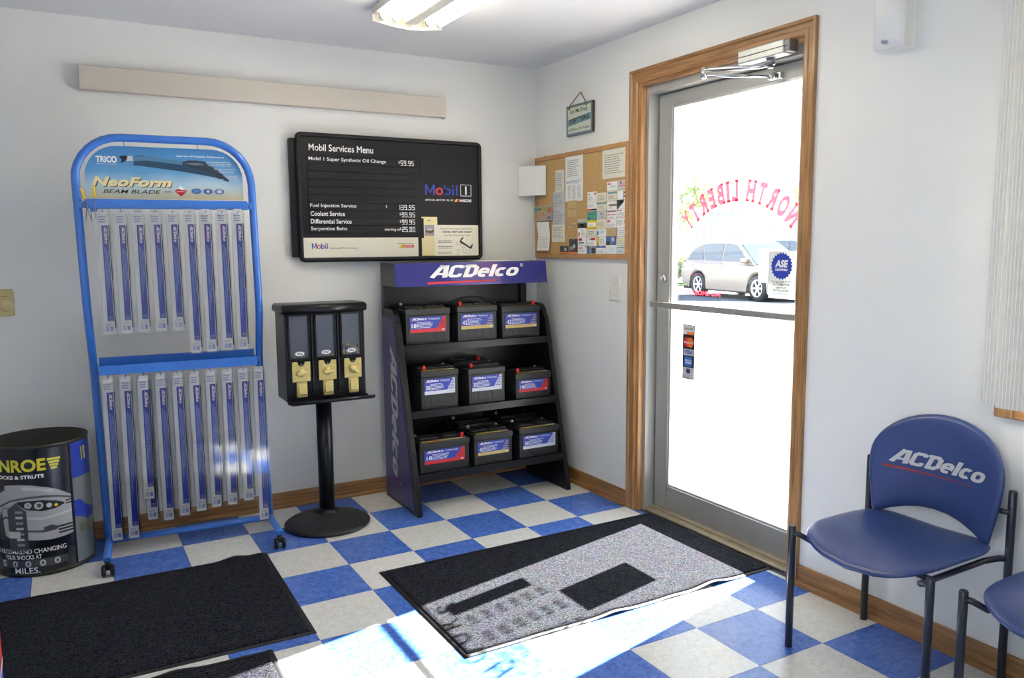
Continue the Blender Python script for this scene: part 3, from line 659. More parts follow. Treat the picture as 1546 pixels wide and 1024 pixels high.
bb = thing('cork_board', 'oak framed cork board crowded with cards and letters', 'board', (XR, -.15, 1.32))
BY0, BY1, BZ0, BZ1 = .308, -.612, 1.318, 1.918
cork = mat('cork', (182, 146, 94), .9, var=0, rgb2=(200, 166, 112), scale=120, bump=.3, bscale=300)
MB().box((XR-.016, BY1+.02, BZ0+.02), (XR, BY0-.02, BZ1-.02)).build('cork_sheet', cork, bb)
fo = mat('frame_oak', (176, 128, 78), .45, var=0, rgb2=(196, 148, 98), scale=5, stretch=(20, 2, 20))
for a, c in (((XR-.024, BY1, BZ0), (XR, BY0, BZ0+.026)), ((XR-.024, BY1, BZ1-.026), (XR, BY0, BZ1)), ((XR-.024, BY1, BZ0+.026), (XR, BY1+.026, BZ1-.026)), ((XR-.024, BY0-.026, BZ0+.026), (XR, BY0, BZ1-.026))):
    MB().box(a, c, bev=.003).build('frame_side', fo, bb)
for y in (.22, -.52): MB().box((XR-.012, y-.006, BZ1), (XR-.002, y+.006, BZ1+.008), BRASS, bev=.002).build('hanger_tab', BRASS, bb)
CX = .0175
def paper(y1, y0, z0, z1, base, feats, label, lift=0., cat='card', group='business cards on the cork board', name='business_card', tilt=0.):
    """y1 = left edge, y0 = right edge as seen from the room"""
    W, H = y1-y0, z1-z0
    q = wallB(y1, z0, CX+lift); q.prism([(0, 0), (W, 0), (W, H), (0, H)], 0, .0006, base)
    for f in feats:
        k = f[0]; L = .0009
        if k == 'g': q.greek(f[1]*W, f[2]*H, f[3]*W, f[4]*H, f[5], f[6] if len(f) > 6 else GR_, L+.0004, seed=hash(label) % 999)
        elif k == 'r': q.rect(f[1]*W, f[2]*H, f[3]*W, f[4]*H, f[5], L)
        elif k == 'e': q.ell(f[1]*W, f[2]*H, f[3]*W, f[4]*W, f[5], L)
        elif k == 'p': q.flat([(a*W, c*H) for a, c in f[1]], f[2], L)
    q.ell(.5*W, H-.004, .0022, .0022, W_, .0018, 8)
    o = tag(q.build(name, base, at=(XR-CX-lift, (y0+y1)/2, z0)), label, cat, group)
    if tilt: o.rotation_euler.x = tilt
    return o
G_ = lambda *a: ('g', *a)
cards = [
 (-.148, -.236, 1.489, 1.537, LG_, [('r', 0, 0, 1, .45, DG_), ('r', 0, .35, 1, .6, ink('leaf', (98, 116, 96))), ('r', .35, .15, .7, .4, GR_)], 'photo card of a street with trees, top of its short column'),
 (-.148, -.236, 1.440, 1.487, W_, [G_(.4, .2, .9, .8, 4), ('r', .06, .12, .25, .5, ORG_)], 'white card with a small orange portrait under the street photo card'),
 (-.150, -.236, 1.391, 1.438, W_, [('r', .1, .55, .5, .85, RED_), ('r', .1, .25, .75, .37, BK_), G_(.1, .05, .6, .2, 1)], 'white card with red mark above a black bar'),
 (-.150, -.236, 1.345, 1.389, W_, [G_(.1, .2, .8, .5, 2), ('r', .1, .65, .55, .78, RED_), ('e', .9, .9, .06, .06, RED_)], 'white card with red corner dot on the bottom frame'),
 (-.241, -.330, 1.628, 1.682, W_, [('r', .75, .7, .95, .88, ORG_), ('r', .06, .74, .3, .82, RED_), G_(.08, .1, .6, .6, 5)], 'white card with an orange stamp corner, top of its column'),
 (-.242, -.331, 1.580, 1.627, W_, [G_(.1, .4, .7, .75, 3), ('r', .0, .04, .45, .2, RED_), ('r', .45, .04, 1, .2, BK_)], 'white card with a red and black stripe along its foot'),
 (-.241, -.331, 1.530, 1.576, GRN_, [G_(.12, .6, .85, .85, 2, DG_), ('e', .2, .2, .1, .06, DG_)], 'plain green card in the second column'),
 (-.240, -.331, 1.482, 1.528, YEL_, [('r', .1, .25, .9, .75, W_), G_(.25, .35, .75, .65, 2)], 'bright yellow card with a white panel'),
 (-.241, -.330, 1.438, 1.480, CR_, [G_(.1, .2, .8, .85, 3)], 'cream card directly below the yellow one'),
 (-.241, -.330, 1.389, 1.436, W_, [('r', .4, .65, .85, .92, RED_), ('r', .2, .65, .38, .8, GR_), G_(.1, .15, .8, .5, 3)], 'white card with a solid red block, below the cream card'),
 (-.240, -.328, 1.345, 1.387, GR_, [('r', 0, 0, .3, 1, MIDB_), ('r', .5, .1, .9, .8, DG_)], 'grey photo card on the bottom frame'),
 (-.334, -.419, 1.624, 1.672, CR_, [G_(.1, .15, .9, .85, 4)], 'cream card with grey print, top of the middle column'),
 (-.333, -.419, 1.577, 1.622, CR_, [('r', 0, .75, 1, .95, TEAL_), G_(.15, .2, .85, .6, 3)], 'cream card with a teal band across its top'),
 (-.333, -.418, 1.533, 1.575, LG_, [('e', .5, .65, .13, .1, GR_), G_(.2, .1, .8, .35, 2)], 'pale grey card with a round crest'),
 (-.331, -.419, 1.482, 1.531, CR_, [('e', .2, .5, .1, .1, TAN_), G_(.35, .2, .9, .8, 3)], 'cream card with a tan seal'),
 (-.331, -.418, 1.437, 1.480, W_, [('e', .12, .45, .12, .15, SKYB_), G_(.3, .3, .9, .8, 3)], 'white card with a blue oval at its edge'),
 (-.331, -.417, 1.390, 1.435, W_, [('r', 0, 0, .26, 1, YEL_), ('e', .13, .2, .06, .06, BL_), G_(.35, .15, .9, .85, 5)], 'white card with a yellow side stripe'),
 (-.330, -.416, 1.345, 1.388, W_, [('r', 0, .76, 1, 1, MIDB_), G_(.1, .15, .85, .6, 3)], 'white card with a slate blue header on the bottom frame'),
 (-.423, -.514, 1.678, 1.724, W_, [('r', .08, .7, .4, .82, RED_), G_(.25, .3, .9, .6, 3)], 'white card with short red heading, top of the fourth column'),
 (-.422, -.513, 1.624, 1.676, CR_, [('r', .1, .72, 1, .9, TEAL_), G_(.15, .15, .8, .6, 4)], 'cream card with a teal heading bar'),
 (-.423, -.511, 1.576, 1.622, W_, [('r', .2, .45, 1, .68, ink('olive', (140, 124, 78))), G_(.2, .15, .7, .35, 2)], 'white card with an olive bar'),
 (-.423, -.508, 1.532, 1.574, W_, [('r', .05, .82, .95, .94, PINK_), ('r', .08, .4, .3, .55, RED_), ('r', .38, .42, .95, .52, RED_), G_(.2, .08, .8, .3, 2)], 'white card with a red headline and logo row'),
 (-.421, -.508, 1.484, 1.530, W_, [('r', .08, .6, .4, .9, ink('rose', (216, 120, 126))), G_(.1, .1, .9, .5, 3)], 'white card with a pink square'),
 (-.421, -.509, 1.440, 1.482, TAN_, [G_(.2, .25, .85, .75, 3)], 'tan card with brown print'),
 (-.419, -.507, 1.394, 1.438, MIDB_, [('r', .0, 0, .4, .4, DG_), ('e', .68, .65, .16, .14, LG_), ('r', .4, .1, .6, .3, GR_)], 'blue photo card showing machinery'),
 (-.419, -.511, 1.346, 1.392, W_, [G_(.15, .2, .85, .8, 3, PALEBLUE_)], 'white card with faint blue print on the bottom frame'),
 (-.516, -.589, 1.676, 1.726, LG_, [('e', .4, .78, .1, .1, RED_), ('r', .15, .38, .95, .5, ink('rose', (0, 0, 0))), G_(.15, .6, .8, .7, 1)], 'pale grey card with a red emblem beside the right frame'),
 (-.516, -.589, 1.627, 1.674, W_, [('p', [(.75, .2), (1, .35), (1, .55), (.72, .4)], PINK_), ('p', [(.75, .6), (1, .75), (1, .95), (.72, .8)], PINK_), ('r', .7, 0, .76, .95, MIDB_)], 'white card with a red striped flag edge'),
 (-.512, -.589, 1.579, 1.625, W_, [('p', [(0, 0), (.1, 0), (.75, .75), (.75, 1), (0, 1)], DG_), ('e', .5, .85, .18, .1, PALEBLUE_)], 'white card cut by a dark diagonal'),
 (-.512, -.589, 1.536, 1.577, W_, [('r', .0, .8, .55, .9, DG_), G_(.05, .1, .95, .65, 4)], 'white card with a dark half heading beside the right frame'),
 (-.512, -.589, 1.482, 1.534, W_, [('e', .94, .6, .12, .16, ORG_), G_(.05, .25, .7, .85, 4)], 'white card with an orange disc at its right edge'),
 (-.511, -.589, 1.437, 1.480, W_, [('r', 0, 0, .1, 1, ink('purple', (140, 110, 160))), G_(.2, .2, .9, .8, 3)], 'white card with a purple left edge'),
 (-.511, -.589, 1.391, 1.435, CR_, [('r', .05, .8, .3, .9, RED_), G_(.1, .2, .9, .6, 3)], 'cream card with a tiny red heading'),
 (-.515, -.589, 1.346, 1.389, ink('ice', (208, 220, 214)), [('r', .05, .72, .8, .84, TEAL_), G_(.1, .15, .7, .5, 2, TEAL_)], 'pale blue green card in the lower right corner'),
 (.037, -.055, 1.345, 1.389, DG_, [('e', .65, .55, .12, .1, LG_), ('r', .05, .05, .95, .2, ORG_)], 'dark photo card alone on the bottom frame'),
 (-.062, -.147, 1.345, 1.428, DG_, [('e', .6, .5, .14, .14, LG_), ('r', 0, 0, 1, .12, ORG_), ('r', .1, .25, .5, .5, GR_)], 'tall dark photo card beside the white card columns'),
]
for k, cdt in enumerate(cards): paper(*cdt[:6], cdt[6], lift=.0003*(k % 3))
LT = 'letters on the cork board'
wp = ink('paper_white', (232, 232, 226)); cp_ = ink('paper_cream', (222, 220, 204))
paper(-.023, -.200, 1.640, 1.892, wp, [G_(.12, .55, .8, .93, 9), G_(.06, .40, .96, .47, 3, MIDB_), G_(.15, .05, .35, .36, 12), G_(.42, .05, .62, .36, 12), G_(.7, .05, .9, .36, 12)], 'long typed white letter with three columns at its foot', .001, 'letter', LT, 'letter')
paper(-.382, -.588, 1.742, 1.892, cp_, [G_(.1, .15, .9, .85, 9)], 'wide handwritten cream letter in the upper right corner', .001, 'letter', LT, 'letter')
paper(.085, -.012, 1.700, 1.826, cp_, [G_(.1, .1, .9, .9, 8)], 'narrow cream slip pinned above the long receipt sheet', .001, 'letter', LT, 'letter')
paper(.110, -.018, 1.604, 1.702, LG_, [G_(.08, .1, .9, .9, 9)], 'pale grey slip, topmost of the overlapping three', .0016, 'letter', LT, 'letter')
paper(.112, -.022, 1.508, 1.606, LG_, [G_(.08, .1, .9, .9, 9)], 'pale grey slip, middle one of the overlapping three', .0022, 'letter', LT, 'letter')
paper(.120, -.022, 1.412, 1.512, cp_, [G_(.08, .25, .9, .9, 7), G_(.5, .08, .9, .16, 1)], 'cream slip, lowest of the overlapping three', .0028, 'letter', LT, 'letter')
paper(-.047, -.140, 1.552, 1.645, ink('kraft', (196, 168, 112)), [G_(.15, .45, .85, .55, 1, BROWN_)], 'tan kraft paper envelope below the long typed letter', .0018, 'envelope', None, 'envelope')
q = wallB(.31, 1.535, .0275); q.prism([(0, 0), (.205, .006), (.205, .099), (0, .092)], 0, .0008, ink('cartoon_ground', (176, 158, 140)))
for (x0, z0, x1, z1, m_) in ((.005, .055, .05, .088, GRN_), (.09, .06, .15, .092, ink('lime', (150, 170, 80))), (.02, .018, .045, .05, ORG_), (.06, .03, .085, .06, ink('lime', (0, 0, 0))), (.15, .045, .198, .085, ink('brick', (192, 104, 76))), (.15, .015, .19, .03, MIDB_), (.1, .03, .12, .055, ORG_), (.05, .068, .085, .08, PINK_)): q.ell((x0+x1)/2, (z0+z1)/2, (x1-x0)/2, (z1-z0)/2, m_, .0012, 10)
tag(q.build('drawing_card', None, at=(XR-.0275, .21, 1.535)), 'colourful drawn picture card overlapping the left board frame', 'card')
def bent_sheet(y_left, y_right, z0, z1, fn, name, label, cat, lines):
    """a sheet whose surface follows fn(u, v) = distance from the wall"""
    q = MB(); n, m2 = 10, 8; W = y_left-y_right; H = z1-z0
    pt = lambda u, v, e=0: Vector((XR-fn(u, v)-e, y_left-u*W+(.03*(v-.5) if cat == 'letter' else 0), z0+v*H))
    V = [[q.bm.verts.new(pt(i/n, j/m2)) for j in range(m2+1)] for i in range(n+1)]
    q._set([q.bm.faces.new((V[i][j], V[i+1][j], V[i+1][j+1], V[i][j+1])) for i in range(n) for j in range(m2)], wp, False)
    q.bm.normal_update(); bmesh.ops.solidify(q.bm, geom=q.bm.faces[:], thickness=.0008)
    rr = random.Random(3)
    for k in range(lines):
        v = .45-k*.4/max(lines, 1); u = .12
        while u < .85:
            u2 = u+.05+.08*rr.random(); q._set([q.bm.faces.new([q.bm.verts.new(pt(a, c, .0012)) for a, c in ((u, v), (u2, v), (u2, v+.012), (u, v+.012))])], GR_); u = u2+.03
    return tag(q.build(name, None, at=(XR-.03, (y_left+y_right)/2, z0)), label, cat)
bent_sheet(.325, .175, 1.69, 1.865, lambda u, v: .028+.10*(1-u)**1.6+.02*math.sin(u*PI), 'curled_sheet', 'blank white sheet curling off the left board edge', 'paper', 0)
bent_sheet(.265, .130, 1.362, 1.533, lambda u, v: .028+.035*max(0, .5-v), 'letter', 'white folded note bent outward below the picture card', 'letter', 6)
for k, (y, z) in enumerate(((-.062, 1.513), (-.092, 1.512), (-.122, 1.514), (-.072, 1.497), (-.108, 1.495))):
    b = MB(); b.lathe([(.001, .0), (.004, .0), (.0025, .003), (.0022, .007), (.0045, .009), (.0, .0095)], (0, 0, 0), 8); o = b.build('pushpin', WHITE_PL); o.location = (XR-.016, y, z); o.rotation_euler = (0, -PI/2, 0)
    tag(o, 'spare white pushpin, %s of the five below the kraft envelope' % ('upper left', 'upper middle', 'upper right', 'lower left', 'lower right')[k], 'pushpin', 'spare pushpins on the cork board')

sw = thing('light_switch', 'white light switch plate left of the door', 'switch', (XR, -.478, 1.16))
q = wallB(-.431, 1.096, 0); q.prism([(0, 0), (.094, 0), (.094, .128), (0, .128)], 0, .007, mat('switch_white', (222, 220, 212), .35), bev=.005); q.build('plate', None, sw)
MB().box((XR-.018, -.484, 1.158), (XR-.0065, -.472, 1.176), WHITE_PL, bev=.002).build('toggle', WHITE_PL, sw)
for z in (1.128, 1.19): MB().lathe([(0, -.0012), (.003, -.001), (.0032, 0)], (XR-.007, -.478, z), 10, axis='x').build('screw', STEEL, sw)
af = thing('air_freshener', 'white wall mounted air freshener dispenser high beside the door', 'dispenser', (XR, -2.09, 2.05))
q = MB().frame((0, 0, 0), (1, 0, 0), (0, 1, 0)); yc = -2.09; prof = [(XR, yc-.058), (XR-.055, yc-.058)]+[(XR-.055-.038*math.sin(a), yc-.058*math.cos(a)) for a in [PI*k/10 for k in range(1, 10)]]+[(XR-.055, yc+.058), (XR, yc+.058)]
A = []
for (x, y) in prof: A.append((x, y))
bt = [q.bm.verts.new((x, y, 2.054+(XR-.0-x)*.0+(.0 if XR-x < .05 else (XR-.05-x)*.75))) for x, y in A]; tp = [q.bm.verts.new((x, y, 2.30)) for x, y in A]
n = len(A); ff = [q.bm.faces.new(bt), q.bm.faces.new(list(reversed(tp)))]+[q.bm.faces.new((bt[k], tp[k], tp[(k+1) % n], bt[(k+1) % n])) for k in range(n)]
q._set(ff, WHITE_PL, False); q._set(ff[3:-2], WHITE_PL, True); bmesh.ops.recalc_face_normals(q.bm, faces=q.bm.faces[:]); q.build('cover', WHITE_PL, af)
q = MB().frame((XR-.0775, yc+.0, 2.0752), (0, -1, 0), (-.8, 0, .6)); q.ell(0, 0, .0135, .0105, NAVY_, .001); q.ell(0, 0, .0118, .0088, LG_, .0014); q.text('Zep', 0, -.004, NAVY_, w=.017, h=.009, bold=.05, shear=.2, align='c', lift=.0018); q.build('badge', None, af)
MB().box((XR-.03, yc-.061, 2.22), (XR, yc+.061, 2.33), WHITE_PL, bev=.004).build('back_plate', WHITE_PL, af)

# ---------------------------------------------------------------- mats
NAP = fibre('charcoal_pile', (15, 16, 21), (64, 65, 73), 190); 
def floor_mat(name, label, x0, x1, y0, y1, waves, rot=0, edge=.022):
    root = thing(name, label, 'mat', ((x0+x1)/2, (y0+y1)/2, 0), group='black floor mats')
    cx, cy = (x0+x1)/2, (y0+y1)/2
    def hgt(x, y): return sum(a*math.exp(-((x-px)/sx_)**2-((y-py)/sy_)**2) for px, py, a, sx_, sy_ in waves)
    nx, ny = 60, 36; q = MB()
    def grid(xa, xb, ya, yb, z, nx, ny):
        V = [[q.bm.verts.new((xa+(xb-xa)*i/nx, ya+(yb-ya)*j/ny, z+hgt(xa+(xb-xa)*i/nx, ya+(yb-ya)*j/ny))) for j in range(ny+1)] for i in range(nx+1)]
        q._set([q.bm.faces.new((V[i][j], V[i+1][j], V[i+1][j+1], V[i][j+1])) for i in range(nx) for j in range(ny)], None, True); return V
    grid(x0, x1, y0, y1, .0025, nx, ny); r = q.bm.normal_update(); bmesh.ops.solidify(q.bm, geom=q.bm.faces[:], thickness=.002)
    q.build('rubber_backing', RUBBER, root)
    q = MB(); e = edge; V = grid(x0+e, x1-e, y0+e, y1-e, .0075, nx, ny)
    rim = [V[i][0] for i in range(nx+1)]+[V[nx][j] for j in range(1, ny+1)]+[V[i][ny] for i in range(nx-1, -1, -1)]+[V[0][j] for j in range(ny-1, 0, -1)]
    low = []
    for v in rim:
        dx = (.006 if v.co.x > cx+(x1-x0)*.5-e-.001 else (-.006 if v.co.x < cx-(x1-x0)*.5+e+.001 else 0)); dy = (.006 if v.co.y > y1-e-.001 else (-.006 if v.co.y < y0+e+.001 else 0))
        low.append(q.bm.verts.new((v.co.x+dx*.4, v.co.y+dy*.4, .0026+hgt(v.co.x, v.co.y))))
    n = len(rim)
    q._set([q.bm.faces.new((low[k], low[(k+1) % n], rim[(k+1) % n], rim[k])) for k in range(n)], None, False)
    q.build('carpet_pile', NAP, root)
    root.rotation_euler.z = rot
    return root
floor_mat('door_mat', 'long charcoal door mat half in sunlight before the glass door', -.222, 1.262, -1.594, -.760, [(.92, -1.594, .016, .07, .05), (.42, -1.594, .010, .06, .05), (.70, -1.594, .004, .05, .03), (.12, -1.594, .003, .07, .03)], math.radians(.3))
floor_mat('door_mat', 'square black mat in front of the blue wiper rack', -1.665, -.600, -1.155, -.285, [(-.74, -.285, .014, .05, .05), (-.63, -.285, .006, .04, .05)], math.radians(-.8))
floor_mat('door_mat', 'black mat cut by the lower picture edge', -1.62, -.785, -2.45, -1.195, [(-1.1, -1.195, .010, .06, .05)], math.radians(-1.0))

# ---------------------------------------------------------------- blue wiper rack
RC, RA = Vector((-.880, 0, 0)), math.radians(-4.2)
rk = thing('wiper_rack', 'bright blue tube rack of wiper blades on castors', 'rack', RC)
def R_(x, y, z): return RC+Vector((x, y, z))        # built unrotated, the Empty is turned at the end
tilt = lambda z: .017*(1-2*z/1.88)
def postpt(s, z, y): return R_(s*.358+tilt(z), y, z)
def ydepth(z):
    if z > 1.17: return -.04
    if z < .82: return .075-.02*(1-z/.82)
    t = (z-.82)/.35; t = t*t*(3-2*t); return .075+(-.04-.075)*t
left = [postpt(-1, z, ydepth(z)) for z in [.06, .3, .55, .75, .82, .87, .92, .97, 1.02, 1.07, 1.12, 1.17, 1.3, 1.5, 1.62, 1.685]]
right = [postpt(1, z, ydepth(z)) for z in [.06, .3, .55, .75, .82, .87, .92, .97, 1.02, 1.07, 1.12, 1.17, 1.3, 1.5, 1.62, 1.685]]
rr = .185; top = []
for k in range(1, 9): a = PI-PI/2*k/8; top.append(R_(-.358+rr+rr*math.cos(a)+tilt(1.8), -.04, 1.685+rr*math.sin(a)))
for k in range(0, 8): a = PI/2-PI/2*k/8; top.append(R_(.358-rr+rr*math.cos(a)+tilt(1.8), -.04, 1.685+rr*math.sin(a)))
MB().tube(left+top+list(reversed(right)), .0172, 14).build('frame_tube', BLUE_TUBE, rk)
MB().tube([postpt(-1, .06, .055)+Vector((.012, 0, 0)), postpt(1, .06, .055)-Vector((.012, 0, 0))], .0155, 12).build('bottom_rail', BLUE_TUBE, rk)
for s in (-1, 1):
    p = postpt(s, .06, .055)
    MB().tube([p+Vector((0, .016, 0)), p+Vector((0, -.02, .004)), p+Vector((0, -.28, .018)), p+Vector((0, -.292, .012))], .0165, 12).build('foot', BLUE_TUBE, rk)
    c = p+Vector((.0, -.285, 0)); cs = MB(); cs.cyl((c.x, c.y, .062), (c.x, c.y, .048), .012); cs.box((c.x-.013, c.y-.02, .030), (c.x+.013, c.y+.012, .056), bev=.004)
    cs = cs.build('caster', BLACK_MATT, rk)
    for dx in (-.017, .017): MB().lathe([(.0, -.009), (.018, -.009), (.0255, -.005), (.0255, .005), (.018, .009), (0, .009)], (c.x+dx, c.y-.006, .0255), 20, axis='x').build('caster_wheel', BLACK, cs)
    MB().tube([p+Vector((0, .016, 0)), p+Vector((0, .15, -.02)), p+Vector((0, .2, -.044))], .0165, 12).build('foot', BLUE_TUBE, rk)
# header bar with side tabs and pegs
b = MB(); b.box(R_(-.338, -.072, 1.566), R_(.318, -.068, 1.606), bev=.0012, seg=1); b.box(R_(-.338, -.068, 1.603), R_(.318, -.048, 1.606)); b.box(R_(-.338, -.068, 1.566), R_(.318, -.048, 1.569))
b.box(R_(-.37, -.066, 1.568), R_(-.336, -.060, 1.596)); b.box(R_(.316, -.066, 1.568), R_(.352, -.060, 1.600)); b.build('header_bar', BLUE_TUBE, rk)
for s, xx in ((-1, -.345), (1, .33)): MB().lathe([(0, -.004), (.004, -.004), (.006, 0)], R_(xx, -.066, 1.582), 10, axis='y').build('bolt', STEEL, rk)
SLOT = [-.275+.0685*k for k in range(9)]
for x in [-.315]+[s_ for s_ in SLOT]:
    MB().tube([R_(x, -.05, 1.568), R_(x, -.05, 1.554), R_(x, -.10, 1.553), R_(x, -.104, 1.558)], .0018, 6).build('peg', BLUE_TUBE, rk)
b = MB(); b.box(R_(-.32, -.07, 1.552), R_(-.292, -.066, 1.566)); b.build('peg_bracket', BLUE_TUBE, rk)
# mid tray: shallow trough
b = MB()
b.box(R_(-.335, -.045, .842), R_(.335, -.042, .884), bev=.001, seg=1); b.box(R_(-.335, -.042, .842), R_(.335, .068, .845)); b.box(R_(-.335, .066, .845), R_(.335, .069, .908)); b.box(R_(-.335, -.042, .845), R_(-.332, .066, .88)); b.box(R_(.332, -.042, .845), R_(.335, .066, .88))
b.build('shelf_tray', BLUE_TUBE, rk)
b = MB(); b.box(R_(-.36, .04, .85), R_(-.334, .046, .875)); b.box(R_(.334, .04, .85), R_(.356, .046, .875)); b.build('tray_tab', BLUE_TUBE, rk)
# printed sign board in the arch
sg = MB().frame(R_(0, -.026, 0), (1, 0, 0), (0, 0, 1))
SBL, SBR, SB0, SB1 = -.335, .308, 1.612, 1.836
outl = [(SBL, SB0), (SBR, SB0), (SBR, 1.70)]+arc(SBR-.13, 1.706, .13, 0, PI/2, 8)+arc(SBL+.13, 1.706, .13, PI/2, PI, 8)+[(SBL, 1.70)]
def sign_mat():
    m = D.materials.new('sign_print'); m.use_nodes = True; n = m.node_tree.nodes; l = m.node_tree.links; b = n['Principled BSDF']; b.inputs['Roughness'].default_value = .35
    t = n.new('ShaderNodeTexCoord'); sp = n.new('ShaderNodeSeparateXYZ'); l.new(t.outputs['Object'], sp.inputs[0])
    nz = n.new('ShaderNodeTexNoise'); nz.inputs['Scale'].default_value = 6; l.new(t.outputs['Object'], nz.inputs[0])
    a = n.new('ShaderNodeMath'); a.operation = 'MULTIPLY_ADD'; a.inputs[1].default_value = .06; l.new(nz.outputs[0], a.inputs[0]); l.new(sp.outputs[2], a.inputs[2])
    a2 = n.new('ShaderNodeMath'); a2.operation = 'MULTIPLY_ADD'; a2.inputs[1].default_value = -.02; l.new(sp.outputs[0], a2.inputs[0]); l.new(a.outputs[0], a2.inputs[2])
    r = n.new('ShaderNodeMapRange'); r.inputs['From Min'].default_value = 1.62; r.inputs['From Max'].default_value = 1.87; l.new(a2.outputs[0], r.inputs[0])
    c = n.new('ShaderNodeValToRGB'); e = c.color_ramp.elements; e[0].position = .08; e[0].color = lin((214, 206, 170)); e[1].position = 1; e[1].color = lin((60, 128, 188))
    x = e.new(.33); x.color = lin((176, 202, 214)); x = e.new(.55); x.color = lin((96, 158, 206))
    l.new(r.outputs[0], c.inputs[0]); l.new(c.outputs[0], b.inputs['Base Color']); return m
SM = sign_mat()
sg.prism(outl, 0, .003, SM, side=W_)
sg.frame(R_(0, -.029, 0), (1, 0, 0), (0, 0, 1))
sg.text('TRICO', SBL+.045, 1.764, W_, w=.082, h=.028, bold=.045, lift=.0008); sg.rect(SBL+.047, 1.757, SBL+.126, 1.7585, W_, .0008)
sg.flat([(-.135, 1.796), (-.11, 1.80), (-.09, 1.797), (.06, 1.780), (.11, 1.786), (.15, 1.782), (.16, 1.772), (.20, 1.748), (.25, 1.70), (.246, 1.694), (.19, 1.712), (.12, 1.724), (.05, 1.735), (-.1, 1.752), (-.145, 1.756)], ink('blade_shadow', (38, 74, 100), .3), .0005)
sg.flat([(-.195, 1.790), (-.175, 1.796), (-.14, 1.792), (-.09, 1.798), (.06, 1.780), (.055, 1.764), (-.09, 1.778), (-.14, 1.774), (-.175, 1.770), (-.19, 1.776)], ink('blade_steel', (82, 128, 162), .3), .0009)
sg.flat([(-.2, 1.792), (-.175, 1.797), (-.165, 1.79), (-.18, 1.768), (-.195, 1.764), (-.188, 1.778)], BK_, .0012)
sg.flat([(-.165, 1.795), (-.145, 1.794), (-.145, 1.775), (-.17, 1.772)], LG_, .0012)
sg.flat([(.055, 1.776), (.08, 1.785), (.13, 1.783), (.155, 1.772), (.165, 1.76), (.20, 1.742), (.25, 1.70), (.247, 1.694), (.17, 1.73), (.10, 1.752), (.055, 1.762)], ink('blade_dark', (48, 58, 74), .3), .0012)
sg.flat([(.06, 1.772), (.12, 1.776), (.15, 1.766), (.1, 1.764)], ink('blade_sheen', (110, 120, 140), .3), .0014)
sg.text('NeoForm', SBL+.026, 1.660, DG_, w=.318, h=.041, bold=.05, shear=.28, lift=.0011, spacing=1.05); sg.text('NeoForm', SBL+.023, 1.663, ink('wheat', (238, 222, 164)), w=.318, h=.041, bold=.045, shear=.28, lift=.0016, spacing=1.05)
sg.text('BEAM BLADE', SBL+.066, 1.634, BK_, w=.228, h=.0165, bold=.004, shear=.25, lift=.0011); sg.text('with', SBL+.308, 1.640, DG_, w=.03, h=.01, lift=.0011)
sg.flat([(SBL+.377, 1.624), (SBL+.402, 1.647), (SBL+.377, 1.672), (SBL+.352, 1.647)], RED_, .0009); sg.flat([(SBL+.36, 1.655), (SBL+.37, 1.658), (SBL+.38, 1.653), (SBL+.394, 1.655), (SBL+.377, 1.672)], W_, .0012); sg.greek(SBL+.36, 1.643, SBL+.394, 1.65, 1, W_, .0012, ragged=0)
for k in range(3):
    sg.ell(SBL+.442+.049*k, 1.649, .021, .0125, MIDB_, .0009, 18); sg.ell(SBL+.442+.049*k, 1.649, (.012, .006, .012)[k], (.006, .006, .009)[k], (SKYB_, CR_, LG_)[k], .0012, 10)
sg.text('Superior All Weather Performance', SBL+.366, 1.797, W_, w=.2, h=.0095, bold=.02, shear=.2, lift=.0009)
for k in range(3): sg.greek(SBL+.49+.03*k, 1.762-.03*k, SBL+.60+.015*k, 1.785-.03*k, 3, LG_, .0008, ragged=.1, seed=k)
sg.build('sign_board', SM, rk)
for x in (-.175, .122):
    MB().tube([R_(x, -.04, 1.854), R_(x-.004, -.036, 1.848), R_(x, -.031, 1.838), R_(x+.003, -.027, 1.824), R_(x, -.022, 1.82)], .0016, 6).build('sign_hook', BLUE_TUBE, rk)
rk.rotation_euler.z = RA
RM = Matrix.Translation(RC) @ Matrix.Rotation(RA, 4, 'Z')

